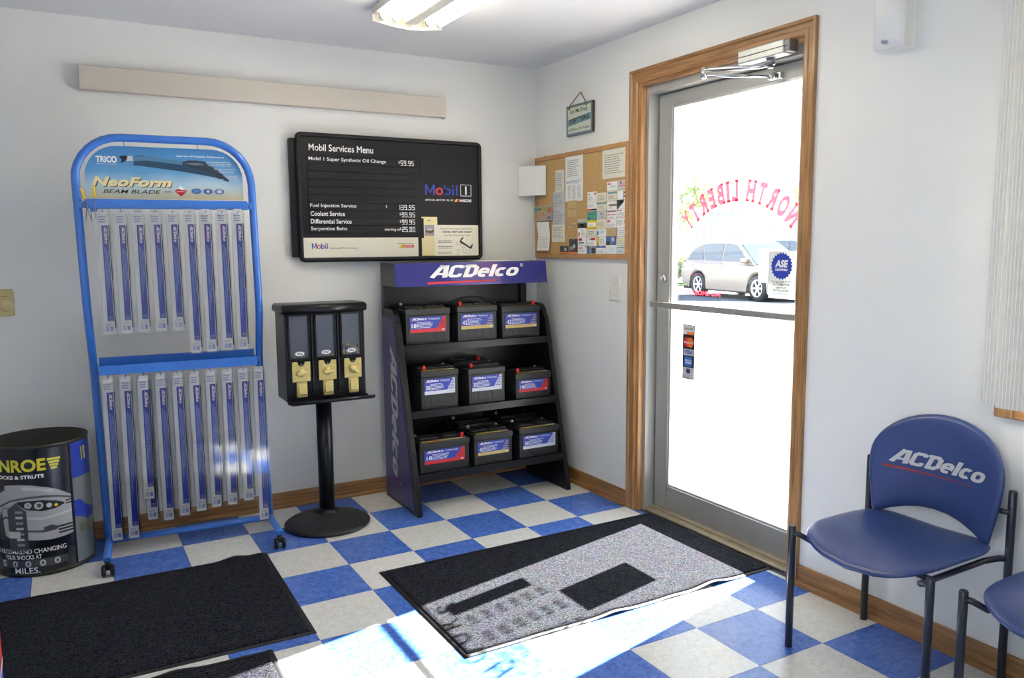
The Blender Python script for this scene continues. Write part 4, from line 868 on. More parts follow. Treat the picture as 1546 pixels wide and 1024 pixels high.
# wiper packages: clear shell, printed card, blade
SHELL = glass('clear_shell', (.96, .965, .97), .05, .08); INK_BLUE = ink('card_blue', (36, 54, 164), .3); INK_WHITE = ink('card_white', (226, 226, 222), .35)
HEAD = ink('head_blue', (130, 140, 190)); INK_BLUE2 = ink('card_blue_deep', (38, 52, 148), .3); PALE = ink('card_pale', (160, 176, 222), .3)
PROTO = {}
def wiper_proto(L):
    if L in PROTO: return PROTO[L]
    o = thing('wiper_package', 'x', 'wiper blade', (0, 0, 0))
    # local: x 0..0.062 width, z 0 at peg hole, down to -L; front faces -y
    W = .060; q = MB().frame((0, 0, -L), (1, 0, 0), (0, 0, 1))
    q.prism([(.006, .012), (.010, .006), (.046, .006), (.048, .012), (.048, L-.012), (.006, L-.012)], -.001, .0, INK_WHITE); cz = L
    q.rect(.022, .062, .047, L-.062, INK_BLUE, .0004); q.flat([(.022, .062), (.047, .062), (.047, .078), (.022, .105)], INK_BLUE2, .0006); q.greek(.026, .064, .045, .084, 3, PALE, .0008, ragged=.1)
    q.text('ACDelco', .031, L-.068, W_, w=.072, h=.0125, bold=.05, shear=.2, rot=-PI/2, lift=.0008); q.rect(.0285, L-.14, .0300, L-.066, RED_, .0008)
    q.greek(.012, L-.052, .042, L-.020, 3, HEAD, .0006, ragged=.15, fill=.5)
    for k, xx in enumerate((.028, .0325, .037, .0415)):
        z = L-.155-.006*k; zz = z
        rr_ = random.Random(k)
        while zz > L-.155-(L-.30)*(.95-.12*k) and zz > .12:
            ln = .006+.012*rr_.random(); q.rect(xx, zz-ln, xx+.0016, zz, PALE, .0007); zz -= ln+.003
    for k in range(2): q.greek(.0125, L-.105-k*.03, .0145, L-.075-k*.03, 8, GR_, .0006, ragged=0)
    q.rect(.013, .018, .026, .038, HEAD, .0006); q.rect(.030, .018, .042, .038, HEAD, .0006); q.greek(.013, .042, .042, .054, 2, GR_, .0006)
    for k in range(4): q.rect(.0145+.0028*k, .019, .0157+.0028*k, .037, INK_WHITE, .0008)
    q.build('insert_card', INK_WHITE, o)
    b = MB(); b.box((.050, -.006, -L+.03), (.0535, .003, -.06), BLACK, bev=.001, seg=1); b.box((.0495, -.007, -L*.55), (.054, .004, -L*.55+.06), BLACK_MATT, bev=.001, seg=1); b.build('wiper_blade', BLACK, o)
    b = MB(); b.box((.0015, -.011, -L+.006), (.0575, -.001, -.016), SHELL, bev=.0035, seg=2); q2 = b.frame((0, .0015, -L), (1, 0, 0), (0, 0, 1)); q2.prism(rrect(-.002, 0, .0615, L+.008, .006, 3), 0, .0005, SHELL)
    b.build('clear_shell', SHELL, o)
    b = MB(); b.box((.012, -.001, -.012), (.048, .0, .004), LG_); b.build('hang_tab', mat('tab_clear', (170, 175, 180), .3), o)
    PROTO[L] = o; o['_used'] = 0
    return o
ORDW = ['first', 'second', 'third', 'fourth', 'fifth', 'sixth', 'seventh', 'eighth', 'ninth', 'tenth']
def place_wiper(x, y, ztop, L, label, group, dx=0):
    p = wiper_proto(L)
    if not p['_used']: o = p; p['_used'] = 1
    else: o = copy_tree(p)
    o.location = RM @ Vector((x, y, ztop)); o.rotation_euler = (0, math.radians(random.uniform(-.3, .3)), RA+math.radians(random.uniform(-2, 2)))
    o['label'] = label; o['group'] = group
for k in range(9):
    place_wiper(SLOT[k]-.031, -.086, 1.556+.0012*k, .535 if k < 5 else .645, '%s %s wiper package from the left on the upper bar' % (ORDW[k], 'shorter' if k < 5 else 'longer') if k < 5 else '%s wiper package on the upper bar, a longer one' % ORDW[k], 'wiper packages on the upper bar')
low = [.745, .745, .57, .685, .675, .665, .655, .655, .645, .752]
for k in range(10):
    x = -.331+.0712*k
    if k < 10: MB().tube([R_(x+.03, .03, .842), R_(x+.03, .03, .829), R_(x+.03, -.052, .828), R_(x+.03, -.055, .833)], .0018, 6).build('peg', BLUE_TUBE, rk)
    place_wiper(x, (-.038 if k != 2 else -.052), .826+.0004*k, low[k], '%s wiper package from the left under the blue tray' % ORDW[k], 'wiper packages under the tray')
place_wiper(-.331+.0712*2+.006, -.020, .824, .675, 'wiper package hanging half hidden behind the third lower one', 'wiper packages under the tray')
# the pegs were added after the rack was turned: they are its children, so they turn with it
YPL = mat('yellow_handle', (232, 196, 46), .3)
for k, (x, zt, ang, lab) in enumerate(((-.352, 1.650, 14, 'short yellow handled screwdriver leaning in the header bar'), (-.303, 1.660, 1, 'upright yellow handled screwdriver in the header bar'))):
    t_ = thing('screwdriver', lab, 'screwdriver', (0, 0, 0), group='screwdrivers in the wiper rack header')
    q = MB(); q.lathe([(.0, .0), (.0045, -.001), (.0055, -.005), (.005, -.02), (.0056, -.034), (.0052, -.046), (.003, -.05), (0, -.05)], n=10); q.build('handle', YPL, t_)
    q = MB(); q.cyl((0, 0, -.049), (0, 0, -.130), .0016, 8); q.box((-.0026, -.0007, -.14), (.0026, .0007, -.129)); q.build('shaft', STEEL, t_)
    t_.location = RM @ Vector((x, -.079, zt)); t_.rotation_euler = (0, math.radians(-ang), RA)
for k, (x, ang, lab) in enumerate(((-.334, 8, 'thin dark pick hanging nearest the left post'), (-.320, -2, 'thin dark pick hanging second from the left post'))):
    q = MB(); q.tube([(0, 0, .0), (0, 0, -.055)], .002, 6, radii=[.0024, .0012]); q.tube([(0, .004, .004), (0, -.002, .002), (0, 0, 0)], .0015, 6)
    o = tag(q.build('pick', STEEL), lab, 'pick', 'picks under the header bar'); o.location = RM @ Vector((x, -.0595, 1.566)); o.rotation_euler = (0, math.radians(ang), RA)

# ---------------------------------------------------------------- printed steel bin
bc = Vector((-1.466, .128, 0)); bn = thing('waste_bin', 'round black printed steel bin beside the wiper rack', 'bin', bc)
BR_, BH = .192, .57; tinside = mat('bin_inside', (70, 68, 62), .4, .7, var=.15, scale=6)
MB().lathe([(0, .004), (BR_-.003, .004), (BR_, .008), (BR_+.002, .002), (BR_+.003, .010), (BR_, .016), (BR_, BH-.012), (BR_+.003, BH-.008), (BR_+.003, BH), (BR_-.003, BH), (BR_-.003, .01), (0, .01)], bc, 56, axis='z').build('steel_can', tinside, bn)
def cylp(a0, z, e=.0004):
    """a0 = arc length along the can from the angle facing the camera, positive to the right"""
    a = -PI/2+a0/BR_; r = BR_+e; return bc+Vector((r*math.cos(a), r*math.sin(a), z))
def wrap_rect(q, a0, a1, z0, z1, m, e=.0006, n=None):
    n = n or max(1, int(abs(a1-a0)/.02)); V = [[q.bm.verts.new(cylp(a0+(a1-a0)*k/n, z, e)) for z in (z0, z1)] for k in range(n+1)]
    q._set([q.bm.faces.new((V[k][0], V[k+1][0], V[k+1][1], V[k][1])) for k in range(n)], m, True)
def wrap_poly(q, pts, m, e):
    # fan in thin vertical strips so the print hugs the can
    f = q.bm.faces.new([q.bm.verts.new(cylp(a, z, e)) for a, z in pts]); q._set([f], m)
def wtext(q, t, a, z, m, w, h, e=.0012, **kw):
    q.text(t, a, z, m, w=w, h=h, fn=lambda x, y: cylp(x, y, e), **kw)
q = MB(); prb = ink('bin_black', (24, 26, 36), .22)
circ = 2*PI*BR_
wrap_rect(q, -circ/2, circ/2, .018, BH-.014, prb, .0004, 56)
cs_ = ink('car_silver', (176, 178, 182), .25); cd_ = ink('car_shadow', (92, 94, 100), .25)
A0 = -.012
def strip_poly(lower, upper, m, e):
    """lower/upper: list of (a, z) sampled; quads between them"""
    aa = sorted({round(p[0], 4) for p in lower+upper}); mn, mx = max(lower[0][0], upper[0][0]), min(lower[-1][0], upper[-1][0])
    def at(pl, a):
        for (x0, y0), (x1, y1) in zip(pl, pl[1:]):
            if x0 <= a <= x1: return y0+(y1-y0)*(a-x0)/max(1e-6, x1-x0)
        return pl[-1][1] if a > pl[-1][0] else pl[0][1]
    n = max(4, int((mx-mn)/.012)); xs = [mn+(mx-mn)*k/n for k in range(n+1)]
    V = [[q.bm.verts.new(cylp(x, at(lower, x), e)), q.bm.verts.new(cylp(x, at(upper, x), e))] for x in xs]
    q._set([q.bm.faces.new((V[k][0], V[k+1][0], V[k+1][1], V[k][1])) for k in range(n)], m, True)
def wrap_ell(cx, cz, rx, rz, m, e):
    q._set([q.bm.faces.new([q.bm.verts.new(cylp(cx+rx*math.cos(2*PI*k/20), cz+rz*math.sin(2*PI*k/20), e)) for k in range(20)])], m)
strip_poly([(-.19, .20), (-.14, .175), (-.06, .165), (.0, .158), (.06, .156), (.115, .165)], [(-.19, .385), (-.14, .405), (-.08, .408), (-.03, .402), (.02, .388), (.06, .372), (.09, .352), (.115, .335)], cs_, .0007)
strip_poly([(-.19, .30), (-.12, .335), (-.06, .345), (.0, .345), (.06, .337), (.115, .318)], [(-.19, .31), (-.12, .343), (-.06, .354), (.0, .355), (.06, .346), (.115, .327)], cd_, .0010)
strip_poly([(-.07, .385), (-.02, .380), (.04, .362)], [(-.07, .398), (-.02, .392), (.04, .374)], LG_, .0010)
strip_poly([(-.19, .355), (-.165, .375), (-.145, .385)], [(-.19, .382), (-.165, .396), (-.145, .402)], ink('car_window', (58, 62, 70), .2), .0010)
strip_poly([(-.095, .325), (-.06, .298), (0, .286), (.05, .290), (.085, .302)], [(-.095, .334), (-.06, .336), (0, .335), (.05, .324), (.085, .308)], ink('lamp_dark', (50, 52, 56), .15), .0012)
for cx, cz, r_, m_ in ((-.052, .316, .014, LG_), (-.052, .316, .008, GR_), (-.012, .312, .017, LG_), (-.012, .312, .010, DG_), (.026, .308, .011, LG_), (.052, .304, .007, YEL_)): wrap_ell(cx, cz, r_, r_*.95, m_, .0014+.0001*r_*100)
strip_poly([(-.10, .262), (.0, .248), (.115, .262)], [(-.10, .272), (.0, .258), (.115, .27)], LG_, .0010)
strip_poly([(-.10, .205), (.0, .192), (.05, .196)], [(-.10, .213), (.0, .202), (.05, .205)], cd_, .0010)
strip_poly([(.0, .20), (.03, .195), (.055, .20)], [(.0, .215), (.03, .222), (.055, .21)], DG_, .0012)
wrap_ell(-.145, .205, .048, .105, ink('arch_black', (22, 22, 26), .3), .0011); wrap_ell(-.150, .185, .036, .085, ink('tyre_grey', (44, 45, 48), .3), .0013)
for k in range(3): wrap_rect(q, .055, .115, .175+.014*k, .183+.014*k, BK_, .0012)
for k in range(2): wrap_rect(q, .09, .115, .298+.012*k, .304+.012*k, BK_, .0012)
strip_poly([(-.14, .12), (-.1, .11), (-.06, .12)], [(-.14, .30), (-.1, .33), (-.06, .29)], DG_, .0013)
for k in range(7): wrap_rect(q, -.105, -.075, .14+.024*k, .15+.024*k, LG_ if k % 2 else GR_, .0017, 2)
wrap_rect(q, -.14, -.09, .175, .205, LG_, .0019, 3)
strip_poly([(-.19, .13), (-.04, .10), (.115, .135)], [(-.19, .17), (-.04, .152), (.115, .162)], prb, .0010)
YB_ = ink('bin_yellow', (214, 206, 58), .3)
wtext(q, 'MONROE', -.275, .462, YB_, .300, .054, bold=.035)
for k in range(4): strip_poly([(.030+.004*k, .502-.013*k), (.082-.005*k, .502-.013*k)], [(.028+.004*k, .512-.013*k), (.085-.005*k, .512-.013*k)], YB_, .0012)
wtext(q, 'SHOCKS & STRUTS', -.20, .432, W_, .215, .016, bold=.03)
wtext(q, 'WE RECOMMEND CHANGING', -.235, .105, W_, .315, .020, bold=.004); wtext(q, 'YOUR SHOCKS AT', -.17, .080, W_, .155, .019, bold=.012); wtext(q, 'MILES.', -.125, .018, W_, .1, .025, bold=.006)
wrap_rect(q, -.20, .085, .043, .077, DG_, .0009)
for k, dgt in enumerate('50000'): wtext(q, dgt, -.19+.055*k, .046, LG_, .024, .028, bold=.03)
wrap_rect(q, .128, .26, .40, BH-.014, ink('bin_blue', (52, 72, 176), .22), .0009); wrap_rect(q, .128, .26, .02, .40, ink('bin_grey', (120, 128, 132), .25), .0008)
strip_poly([(.128, .23), (.16, .22), (.2, .20), (.26, .20)], [(.128, .30), (.16, .30), (.2, .26), (.26, .24)], ink('bin_blue', (0, 0, 0)), .0011); wrap_rect(q, .15, .24, .15, .19, ink('bin_olive', (96, 98, 70), .3), .0011); wrap_rect(q, .185, .215, .47, .53, YB_, .0012)
q.build('printed_wrap', prb, bn)
MB().box(cylp(.122, .018, .0)-Vector((.002, .003, 0)), cylp(.122, BH-.016, 0)+Vector((.002, .001, 0))).build('seam', BLACK_MATT, bn)

# carton at the left picture edge
ct = thing('oil_carton', 'blue, white and red printed carton at the left picture edge', 'box', (-1.65, -1.40, 0))
q = MB(); q.box((-1.75, -1.50, 0), (-1.551, -1.30, .36), ink('carton_blue', (36, 74, 200)), bev=.002); q.build('carton', None, ct)
q = MB().frame((-1.75, -1.5005, 0), (1, 0, 0), (0, 0, 1)); q.flat([(0, .20), (.199, .235), (.199, .359), (0, .359)], RED_, .0005); q.flat([(0, .17), (.199, .218), (.199, .235), (0, .20)], W_, .0007)
q.frame((-1.5505, -1.5, 0), (0, 1, 0), (0, 0, 1)); q.flat([(0, .215), (.199, .238), (.199, .359), (0, .359)], RED_, .0005); q.flat([(0, .195), (.199, .218), (.199, .238), (0, .215)], W_, .0007); q.build('printed_band', None, ct)

# ---------------------------------------------------------------- candy vending machine
vc = Vector((-.235, -.05, 0)); vm = thing('candy_machine', 'black three column candy vending machine on a pedestal', 'vending machine', vc)
pr_ = [(.0, .004), (.205, .004), (.212, .008), (.212, .014), (.20, .022), (.15, .034), (.10, .05), (.055, .068), (.0, .068)]
MB().lathe(pr_, vc, 48).build('base', mat('cast_black', (30, 30, 32), .5, var=.1, bump=.2, bscale=60), vm)
MB().lathe([(.062, .05), (.058, .075), (.045, .088), (.0, .088)], vc, 24).build('collar', BLACK, vm)
b = MB(); b.cyl(vc+Vector((0, 0, .08)), vc+Vector((0, 0, .66)), .0385, 28); b.build('pole', BLACK, vm)
HX0, HX1, HYF, HYB, HZ0, HZ1 = -.436, -.046, -.155, .035, .660, 1.085
MB().box((HX0, HYF+.004, HZ0), (HX1, HYB, HZ1), BLACK, bev=.006).build('cabinet', BLACK, vm)
q = MB().frame((HX0-.012, 0, 0), (0, -1, 0), (0, 0, 1))
lidp = [(-HYB-.008, HZ1+.0), (-HYF+.010, HZ1+.0)]+arc(-HYF+.010-.022, HZ1+.040-.022, .022, 0, PI/2, 6)+arc(-HYB-.008+.02, HZ1+.04-.02, .02, PI/2, PI, 4)
n = len(lidp); A = [q.bm.verts.new((HX0-.012, -u, z)) for u, z in lidp]; B = [q.bm.verts.new((HX1+.012, -u, z)) for u, z in lidp]
q._set([q.bm.faces.new(A), q.bm.faces.new(list(reversed(B)))], BLACK); q._set([q.bm.faces.new((A[k], B[k], B[(k+1) % n], A[(k+1) % n])) for k in range(n)], BLACK, True); bmesh.ops.recalc_face_normals(q.bm, faces=q.bm.faces[:])
bmesh.ops.bevel(q.bm, geom=[e for e in q.bm.edges if abs(e.verts[0].co.x-e.verts[1].co.x) < 1e-6], offset=.006, segments=2, affect='EDGES')
q.build('lid', BLACK, vm)
WINM = glass('hopper_window', (.86, .88, .92), .10, .12); GREYIN = mat('hopper_back', (120, 122, 130), .6)
cols = [(-.416, -.330), (-.289, -.203), (-.163, -.077)]
for k, (x0, x1) in enumerate(cols):
    b = MB(); yf = HYF-.010
    for a, c in (((x0-.010, yf, .862), (x0, HYF+.004, 1.078)), ((x1, yf, .862), (x1+.010, HYF+.004, 1.078)), ((x0, yf, 1.072), (x1, HYF+.004, 1.080)), ((x0, yf, .862), (x1, HYF+.004, .872))): b.box(a, c, bev=.002, seg=1)
    hf = b.build('hopper_frame', BLACK, vm)
    MB().box((x0, HYF+.0025, .872), (x1, HYF+.004, 1.072), GREYIN).build('hopper_back', GREYIN, hf)
    q = MB(); q.box((x0, yf+.001, .872), (x1, yf+.0025, 1.072), WINM); q.build('hopper_window', WINM, hf)
    q = MB().frame(((x0+x1)/2, yf+.0006, .893), (1, 0, 0), (0, 0, 1)); q.ell(0, 0, .024, .0115, LG_, .0008); q.ell(0, 0, .022, .010, DG_, .0011); q.ell(0, 0, .0205, .0088, W_, .0014); q.text('25¢', 0, -.006, BK_, w=.026, h=.012, bold=.04, align='c', lift=.0018); q.build('price_sticker', None, hf)
    # gold coin mechanism
    cx = (x0+x1)/2+.005; q = MB().frame((cx, yf+.003, .806), (1, 0, 0), (0, 0, 1)); q.prism([(-.043, -.048), (.043, -.048), (.043, .047), (.018, .047), (.014, .034), (.006, .026), (-.006, .026), (-.014, .034), (-.018, .047), (-.043, .047)], -.006, .004, BRASS, bev=.0018)
    cm = q.build('coin_plate', BRASS, vm)
    a = math.radians((4, 4, -38)[k]); m4 = Matrix.Translation((cx, yf-.012, .80)) @ Matrix.Rotation(-a, 4, 'Y')
    q = MB(); q.box((-.026, -.014, -.008), (.026, .010, .008), BRASS, bev=.004, mtx=m4); q.lathe([(0, -.0), (.018, 0), (.02, .008), (.02, .014)], (cx, yf-.009, .80), 18, axis='y'); q.build('turn_handle', BRASS, cm)
    MB().lathe([(0, -.001), (.008, -.001), (.008, .004)], (cx, yf+.002, .836), 12, axis='y').build('coin_slot', DG_, cm)
    q = MB(); q.box((cx-.025, yf-.006, .683), (cx+.025, HYF+.004, .757), BRASS, bev=.004); q.box((cx-.019, yf-.014, .698), (cx+.022, yf-.006, .75), BRASS, bev=.003); q.build('chute_door', BRASS, vm)
for x in (-.311, -.184): MB().box((x-.004, HYF-.008, .70), (x+.004, HYF+.004, 1.075), BLACK, bev=.003).build('divider', BLACK, vm)
b = MB(); rr_ = random.Random(5); cols_ = [mat('candy_%d' % k, c, .3, var=0) for k, c in enumerate(((196, 84, 76), (222, 186, 140), (120, 160, 110), (90, 120, 180), (226, 166, 156), (220, 196, 120)))]
x0, x1 = cols[2]
for i in range(7):
    for j in range(5):
        px, pz = x0+.007+i*.012, .879+j*.0118+rr_.uniform(-.003, .003)
        if pz > .925+.010*math.sin(i*.9): continue
        ck = rr_.choice(cols_); r = bmesh.ops.create_icosphere(b.bm, subdivisions=1, radius=.0068, matrix=Matrix.Translation((px, HYF-.0015+.002*rr_.random(), pz))); b._set(list({f for v in r['verts'] for f in v.link_faces}), ck, True)
for k in range(2):
    for i in range(7):
        ck = rr_.choice(cols_); r = bmesh.ops.create_icosphere(b.bm, subdivisions=1, radius=.004, matrix=Matrix.Translation((cols[k][0]+.01+.011*i, HYF-.0035, .876))); b._set(list({f for v in r['verts'] for f in v.link_faces}), ck, True)
tag(b.build('candy_fill', None, vm), 'mixed coloured candy behind the hopper windows', kind='stuff')
q = MB(); prof = [(HYF+.0, .668), (HYF-.03, .656), (HYF-.062, .654), (HYF-.078, .662), (HYF-.084, .674)]
V = []
for y, z in prof: V.append([q.bm.verts.new((x, y, z)) for x in (HX0-.004+(.016 if y < HYF-.05 else 0), HX1+.004+(.012 if y < HYF-.05 else 0))])
q._set([q.bm.faces.new((V[k][0], V[k][1], V[k+1][1], V[k+1][0])) for k in range(len(prof)-1)], BLACK, True); q.bm.normal_update(); bmesh.ops.solidify(q.bm, geom=q.bm.faces[:], thickness=.003); q.build('catch_tray', BLACK, vm)
MB().box((-.30, -.11, .650), (-.17, .02, .662), BLACK).build('mount_plate', BLACK, vm)

# ---------------------------------------------------------------- battery display
dc = Vector((.66, .03, 0)); ds = thing('battery_display', 'black three shelf battery display with a blue header', 'display rack', dc)
PX0, PX1 = .192, 1.135; PT = .026
side = [(.245, 0), (-.212, 0), (-.208, .03), (.022, .965)]+[(.022+.012+.0, .99)]+arc(.115, .985, .072, PI*.93, PI/2, 6)+[(.245, 1.058)]
for k, x in enumerate((PX0, PX1-PT)):
    q = MB().frame((x, 0, 0), (0, 1, 0), (0, 0, 1)); q.prism(side, 0, PT, BLACK); q.build('side_panel', BLACK, ds)
# purple printed insert on the outer left face
pm = ink('display_purple', (58, 54, 110), .3)
ins = [(.236, .02), (-.165, .02), (-.160, .05), (.052, .93), (.075, .985), (.105, 1.012), (.236, 1.015)]
q = MB().frame((PX0, 0, 0), (0, -1, 0), (0, 0, 1)); q.prism([(-y, z) for y, z in ins], 0, .002, pm)
q.frame((PX0-.002, 0, 0), (0, -1, 0), (0, 0, 1)); q.text('ACDelco', -.130, .865, LG_, w=.72, h=.098, bold=.05, shear=.25, rot=-PI/2, lift=.001); q.flat([(-.180, .905), (-.168, .905), (-.158, .40), (-.160, .40)], PINK_, .001)
q.ell(-.016, .125, .010, .012, LG_, .001); q.ell(-.016, .125, .008, .010, pm, .0013); q.text('R', -.0205, .119, LG_, h=.011, lift=.0016); q.build('side_print', pm, ds)
q = MB().frame((PX0+PT, 0, 0), (0, 1, 0), (0, 0, 1))
MB().box((PX0+PT, .236, .16), (PX1-PT, .245, 1.30), BLACK).build('back_panel', BLACK, ds)
for x in (PX0, PX1-.075): MB().box((x, .215, 1.0), (x+.03, .245, 1.30), BLACK, bev=.002).build('upright', BLACK, ds)
def front_y(z): return -.208+(z-.03)/.935*.230
for z in (.205, .527, .868):
    yf = front_y(z)-.002; b = MB(); b.box((PX0+PT, yf, z-.036), (PX1-PT, yf+.004, z+.004), BLACK, bev=.0012, seg=1); b.box((PX0+PT, yf+.004, z-.004), (PX1-PT, .236, z), BLACK); b.box((PX0+PT, .22, z-.03), (PX1-PT, .236, z-.004), BLACK); b.build('shelf', BLACK, ds)
q = MB(); V8 = [(PX0-.002, .245, 1.182), (PX0-.002, .028, 1.182), (PX0-.002, .048, 1.304), (PX0-.002, .245, 1.306)]
A = [q.bm.verts.new(p) for p in V8]; B = [q.bm.verts.new((1.125, p[1], p[2])) for p in V8]; hm = mat('header_grey', (64, 66, 68), .4)
q._set([q.bm.faces.new(A), q.bm.faces.new(list(reversed(B)))]+[q.bm.faces.new((A[k], B[k], B[(k+1) % 4], A[(k+1) % 4])) for k in range(4)], hm); bmesh.ops.recalc_face_normals(q.bm, faces=q.bm.faces[:]); q.build('header_box', hm, ds)
fn_up = Vector((0, .020, .122)).normalized(); q = MB().frame((PX0, .0275, 1.180), (1, 0, 0), fn_up); hp = ink('header_purple', (54, 54, 128), .12)
q.prism([(0, 0), (.935, 0), (.935, .126), (0, .126)], .0, .003, hp); q.frame((PX0, .0245, 1.180), (1, 0, 0), fn_up)
q.text('ACDelco', .195, .042, W_, w=.555, h=.072, bold=.05, shear=.25, lift=.001); q.flat([(.178, .010), (.186, .023), (.62, .026), (.60, .018)], RED_, .001); q.ell(.772, .105, .010, .010, W_, .001); q.ell(.772, .105, .008, .008, hp, .0014); q.text('R', .768, .1, W_, h=.010, lift=.0018)
q.build('header_print', hp, ds)
q = MB(); q.box((.70, .06, 1.3065), (1.02, .20, 1.3085), wp); q.box((.74, .08, 1.3085), (.98, .19, 1.310), wp)
tag(q.build('paper_stack', wp, at=(.86, .13, 1.3065)), 'white papers lying on top of the blue header', 'paper')

# batteries
TOPM = mat('battery_top', (36, 37, 38), .38, var=.1); YSTK = ink('warning_yellow', (214, 176, 60)); TSTK = ink('warning_tan', (206, 190, 130))
def battery(x0, x1, z0, z1, yf, depth, num, trim, label, red='left', strap=False, sticker='yellow', side_ribs=True):
    cx = (x0+x1)/2; o = thing('car_battery', label, 'battery', (cx, yf+depth/2, z0), group='car batteries on the display')
    W, H = x1-x0, z1-z0
    b = MB(); b.box((x0+.003, yf+.003, z0), (x1-.003, yf+depth-.003, z1-.034), CASE, bev=.003, seg=1)
    for k in range(5):
        xx = x0+.03+k*(W-.06)/4; b.box((xx-.012, yf+.0015, z0+.03), (xx+.012, yf+.004, z1-.05), CASE)
        if side_ribs:
            yy = yf+.02+k*(depth-.04)/4; b.box((x0+.001, yy-.007, z0+.02), (x0+.004, yy+.007, z1-.045), CASE)
    b.box((cx-.05, yf+.0005, z0+.012), (cx+.05, yf+.004, z0+.022), CASE, bev=.001, seg=1)
    b.build('case', CASE, o)
    b = MB(); b.box((x0, yf, z1-.036), (x1, yf+depth, z1-.002), TOPM, bev=.004); b.box((x0+.02, yf+.03, z1-.002), (x1-.02, yf+depth-.012, z1+.002), TOPM, bev=.0015, seg=1); b.build('lid', TOPM, o)
    for dx in (-.24, .24): MB().box((cx+dx*W-.052, yf+.052, z1+.002), (cx+dx*W+.052, yf+depth-.038, z1+.010), TOPM, bev=.003).build('vent_cap', TOPM, o)
    pos = {'left': (x0+.032, x1-.032), 'right': (x1-.032, x0+.032), 'none': (x0+.032, x1-.032), 'back': (x1-.06, x0+.032)}[red]
    mr = mat('red_cap', (206, 44, 44), .4) if red != 'none' else mat('lead_post', (176, 176, 170), .35, .6)
    yt = yf+.032 if red != 'none' else yf+depth-.03
    MB().lathe([(.010, .0), (.0095, .022), (.008, .026), (.0, .026)], (pos[0], yt, z1-.002), 14).build('terminal', mr, o)
    MB().lathe([(.009, .0), (.008, .016), (.0, .017)], (pos[1], yf+depth-.03, z1-.002), 14).build('terminal', mat('lead_post', (176, 176, 170), .35, .6), o)
    if sticker:
        sm = {'yellow': YSTK, 'tan': TSTK}[sticker]; q = MB().frame((x0+.02, yf+.004, z1-.0018), (1, 0, 0), (0, 1, 0)); q.rect(0, .002, (W-.04)*.5, .026, TSTK if sticker == 'tan' else YSTK, .0004); q.rect((W-.04)*.5, .002, W-.04, .026, TSTK if sticker == 'yellow' else YSTK, .0004); q.greek(.01, .006, W-.06, .022, 2, DG_, .0007); q.build('warning_sticker', sm, o)
    # printed label
    lw, lh = W*.80, min(H*.44, .083); lx = x0+W*.095; lz = z1-.040-lh-H*.03
    q = MB().frame((lx, yf+.0012, lz), (1, 0, 0), (0, 0, 1)); tm = {'red': RED_, 'gold': GOLD_, 'silver': SILV_}[trim]
    q.prism([(0, 0), (lw, 0), (lw, lh), (0, lh)], 0, .0008, BL_); q.rect(0, 0, lw, lh*.23, tm, .001)
    q.flat([(lw*.74, lh*.23), (lw, lh*.23), (lw, lh), (lw*.93, lh)], tm if trim != 'gold' else BL_, .0011)
    for k in range(4):
        zz = lh*(.28+.17*k); q.text('ACDelco', lw*(.78+.035*k), zz, (GOLD_ if trim == 'gold' else (BL_ if trim == 'silver' else ink('deepred', (150, 28, 40)))), w=lw*(.20-.035*k), h=lh*.10, bold=.03, shear=.3, lift=.0016)
    q.text('ACDelco', lw*.05, lh*.80, W_, w=lw*.42, h=lh*.15, bold=.05, shear=.25, lift=.0015); q.rect(lw*.05, lh*.755, lw*.22, lh*.775, RED_, .0015); q.text('Professional', lw*.52, lh*.81, W_, w=lw*.30, h=lh*.12, lift=.0015)
    q.text(str(num), lw*.045, lh*.31, W_, w=lw*.135, h=lh*.28, bold=.015, lift=.0015); q.greek(lw*.19, lh*.28, lw*.64, lh*.72, 5, W_, .0015, ragged=.25, seed=num+int(x0*100)); q.rect(lw*.90, lh*.06, lw*.96, lh*.18, W_, .0016); q.rect(lw*.915, lh*.09, lw*.945, lh*.15, DG_, .0018)
    q.build('front_label', BL_, o)
    if strap:
        pts = [(cx-.135+.27*t, yf+depth*.55, z1-.006+.052*math.sin(PI*t)**.6) for t in [k/14 for k in range(15)]]
        MB().tube(pts, .004, 8).build('carry_strap', BLACK_MATT, o)
    return o
S1, S2, S3 = .8682, .5272, .2052
battery(.243, .505, S1, 1.062, .030, .175, 18, 'red', 'black battery with red trimmed 18 label on the top shelf', red='none', sticker='tan')
battery(.547, .798, S1, 1.064, .030, .175, 42, 'gold', 'black battery with gold 42 label and carry strap, top shelf', red='left', strap=True, sticker='tan')
battery(.826, 1.084, S1, 1.052, .030, .175, 42, 'gold', 'low black battery with gold 42 label beside the right panel', red='right', sticker='tan')
battery(.285, .508, S2, .737, -.060, .165, 30, 'silver', 'black battery with silver 30 label nearest the left panel, middle shelf', red='left')
battery(.566, .797, S2, .728, -.060, .165, 30, 'silver', 'black battery with shiny silver 30 label in the middle of the middle shelf', red='left', sticker=None)
battery(.862, 1.100, S2, .676, -.060, .165, 18, 'red', 'low black battery with red 18 label on the middle shelf', red='left')
battery(.560, .790, S2, .742, .112, .12, 30, 'silver', 'black battery half hidden behind the middle shelf silver one', red='back', sticker=None)
battery(.236, .528, S3, .372, -.142, .17, 18, 'red', 'wide low battery with red 18 label on the bottom shelf', red='right')
battery(.554, .795, S3, .378, -.142, .17, 42, 'gold', 'black battery with gold 42 label on the bottom shelf', red='none')
battery(.836, 1.102, S3, .376, -.142, .17, 30, 'silver', 'black battery with silver 30 label on the bottom shelf', red='none')
battery(.554, .795, S3, .392, .050, .17, 42, 'gold', 'black battery with its top just showing behind the gold 42 one, bottom shelf', red='none', sticker=None)
battery(.836, 1.102, S3, .388, .050, .17, 30, 'silver', 'black battery with its top just showing behind the silver 30 one, bottom shelf', red='none', sticker=None)

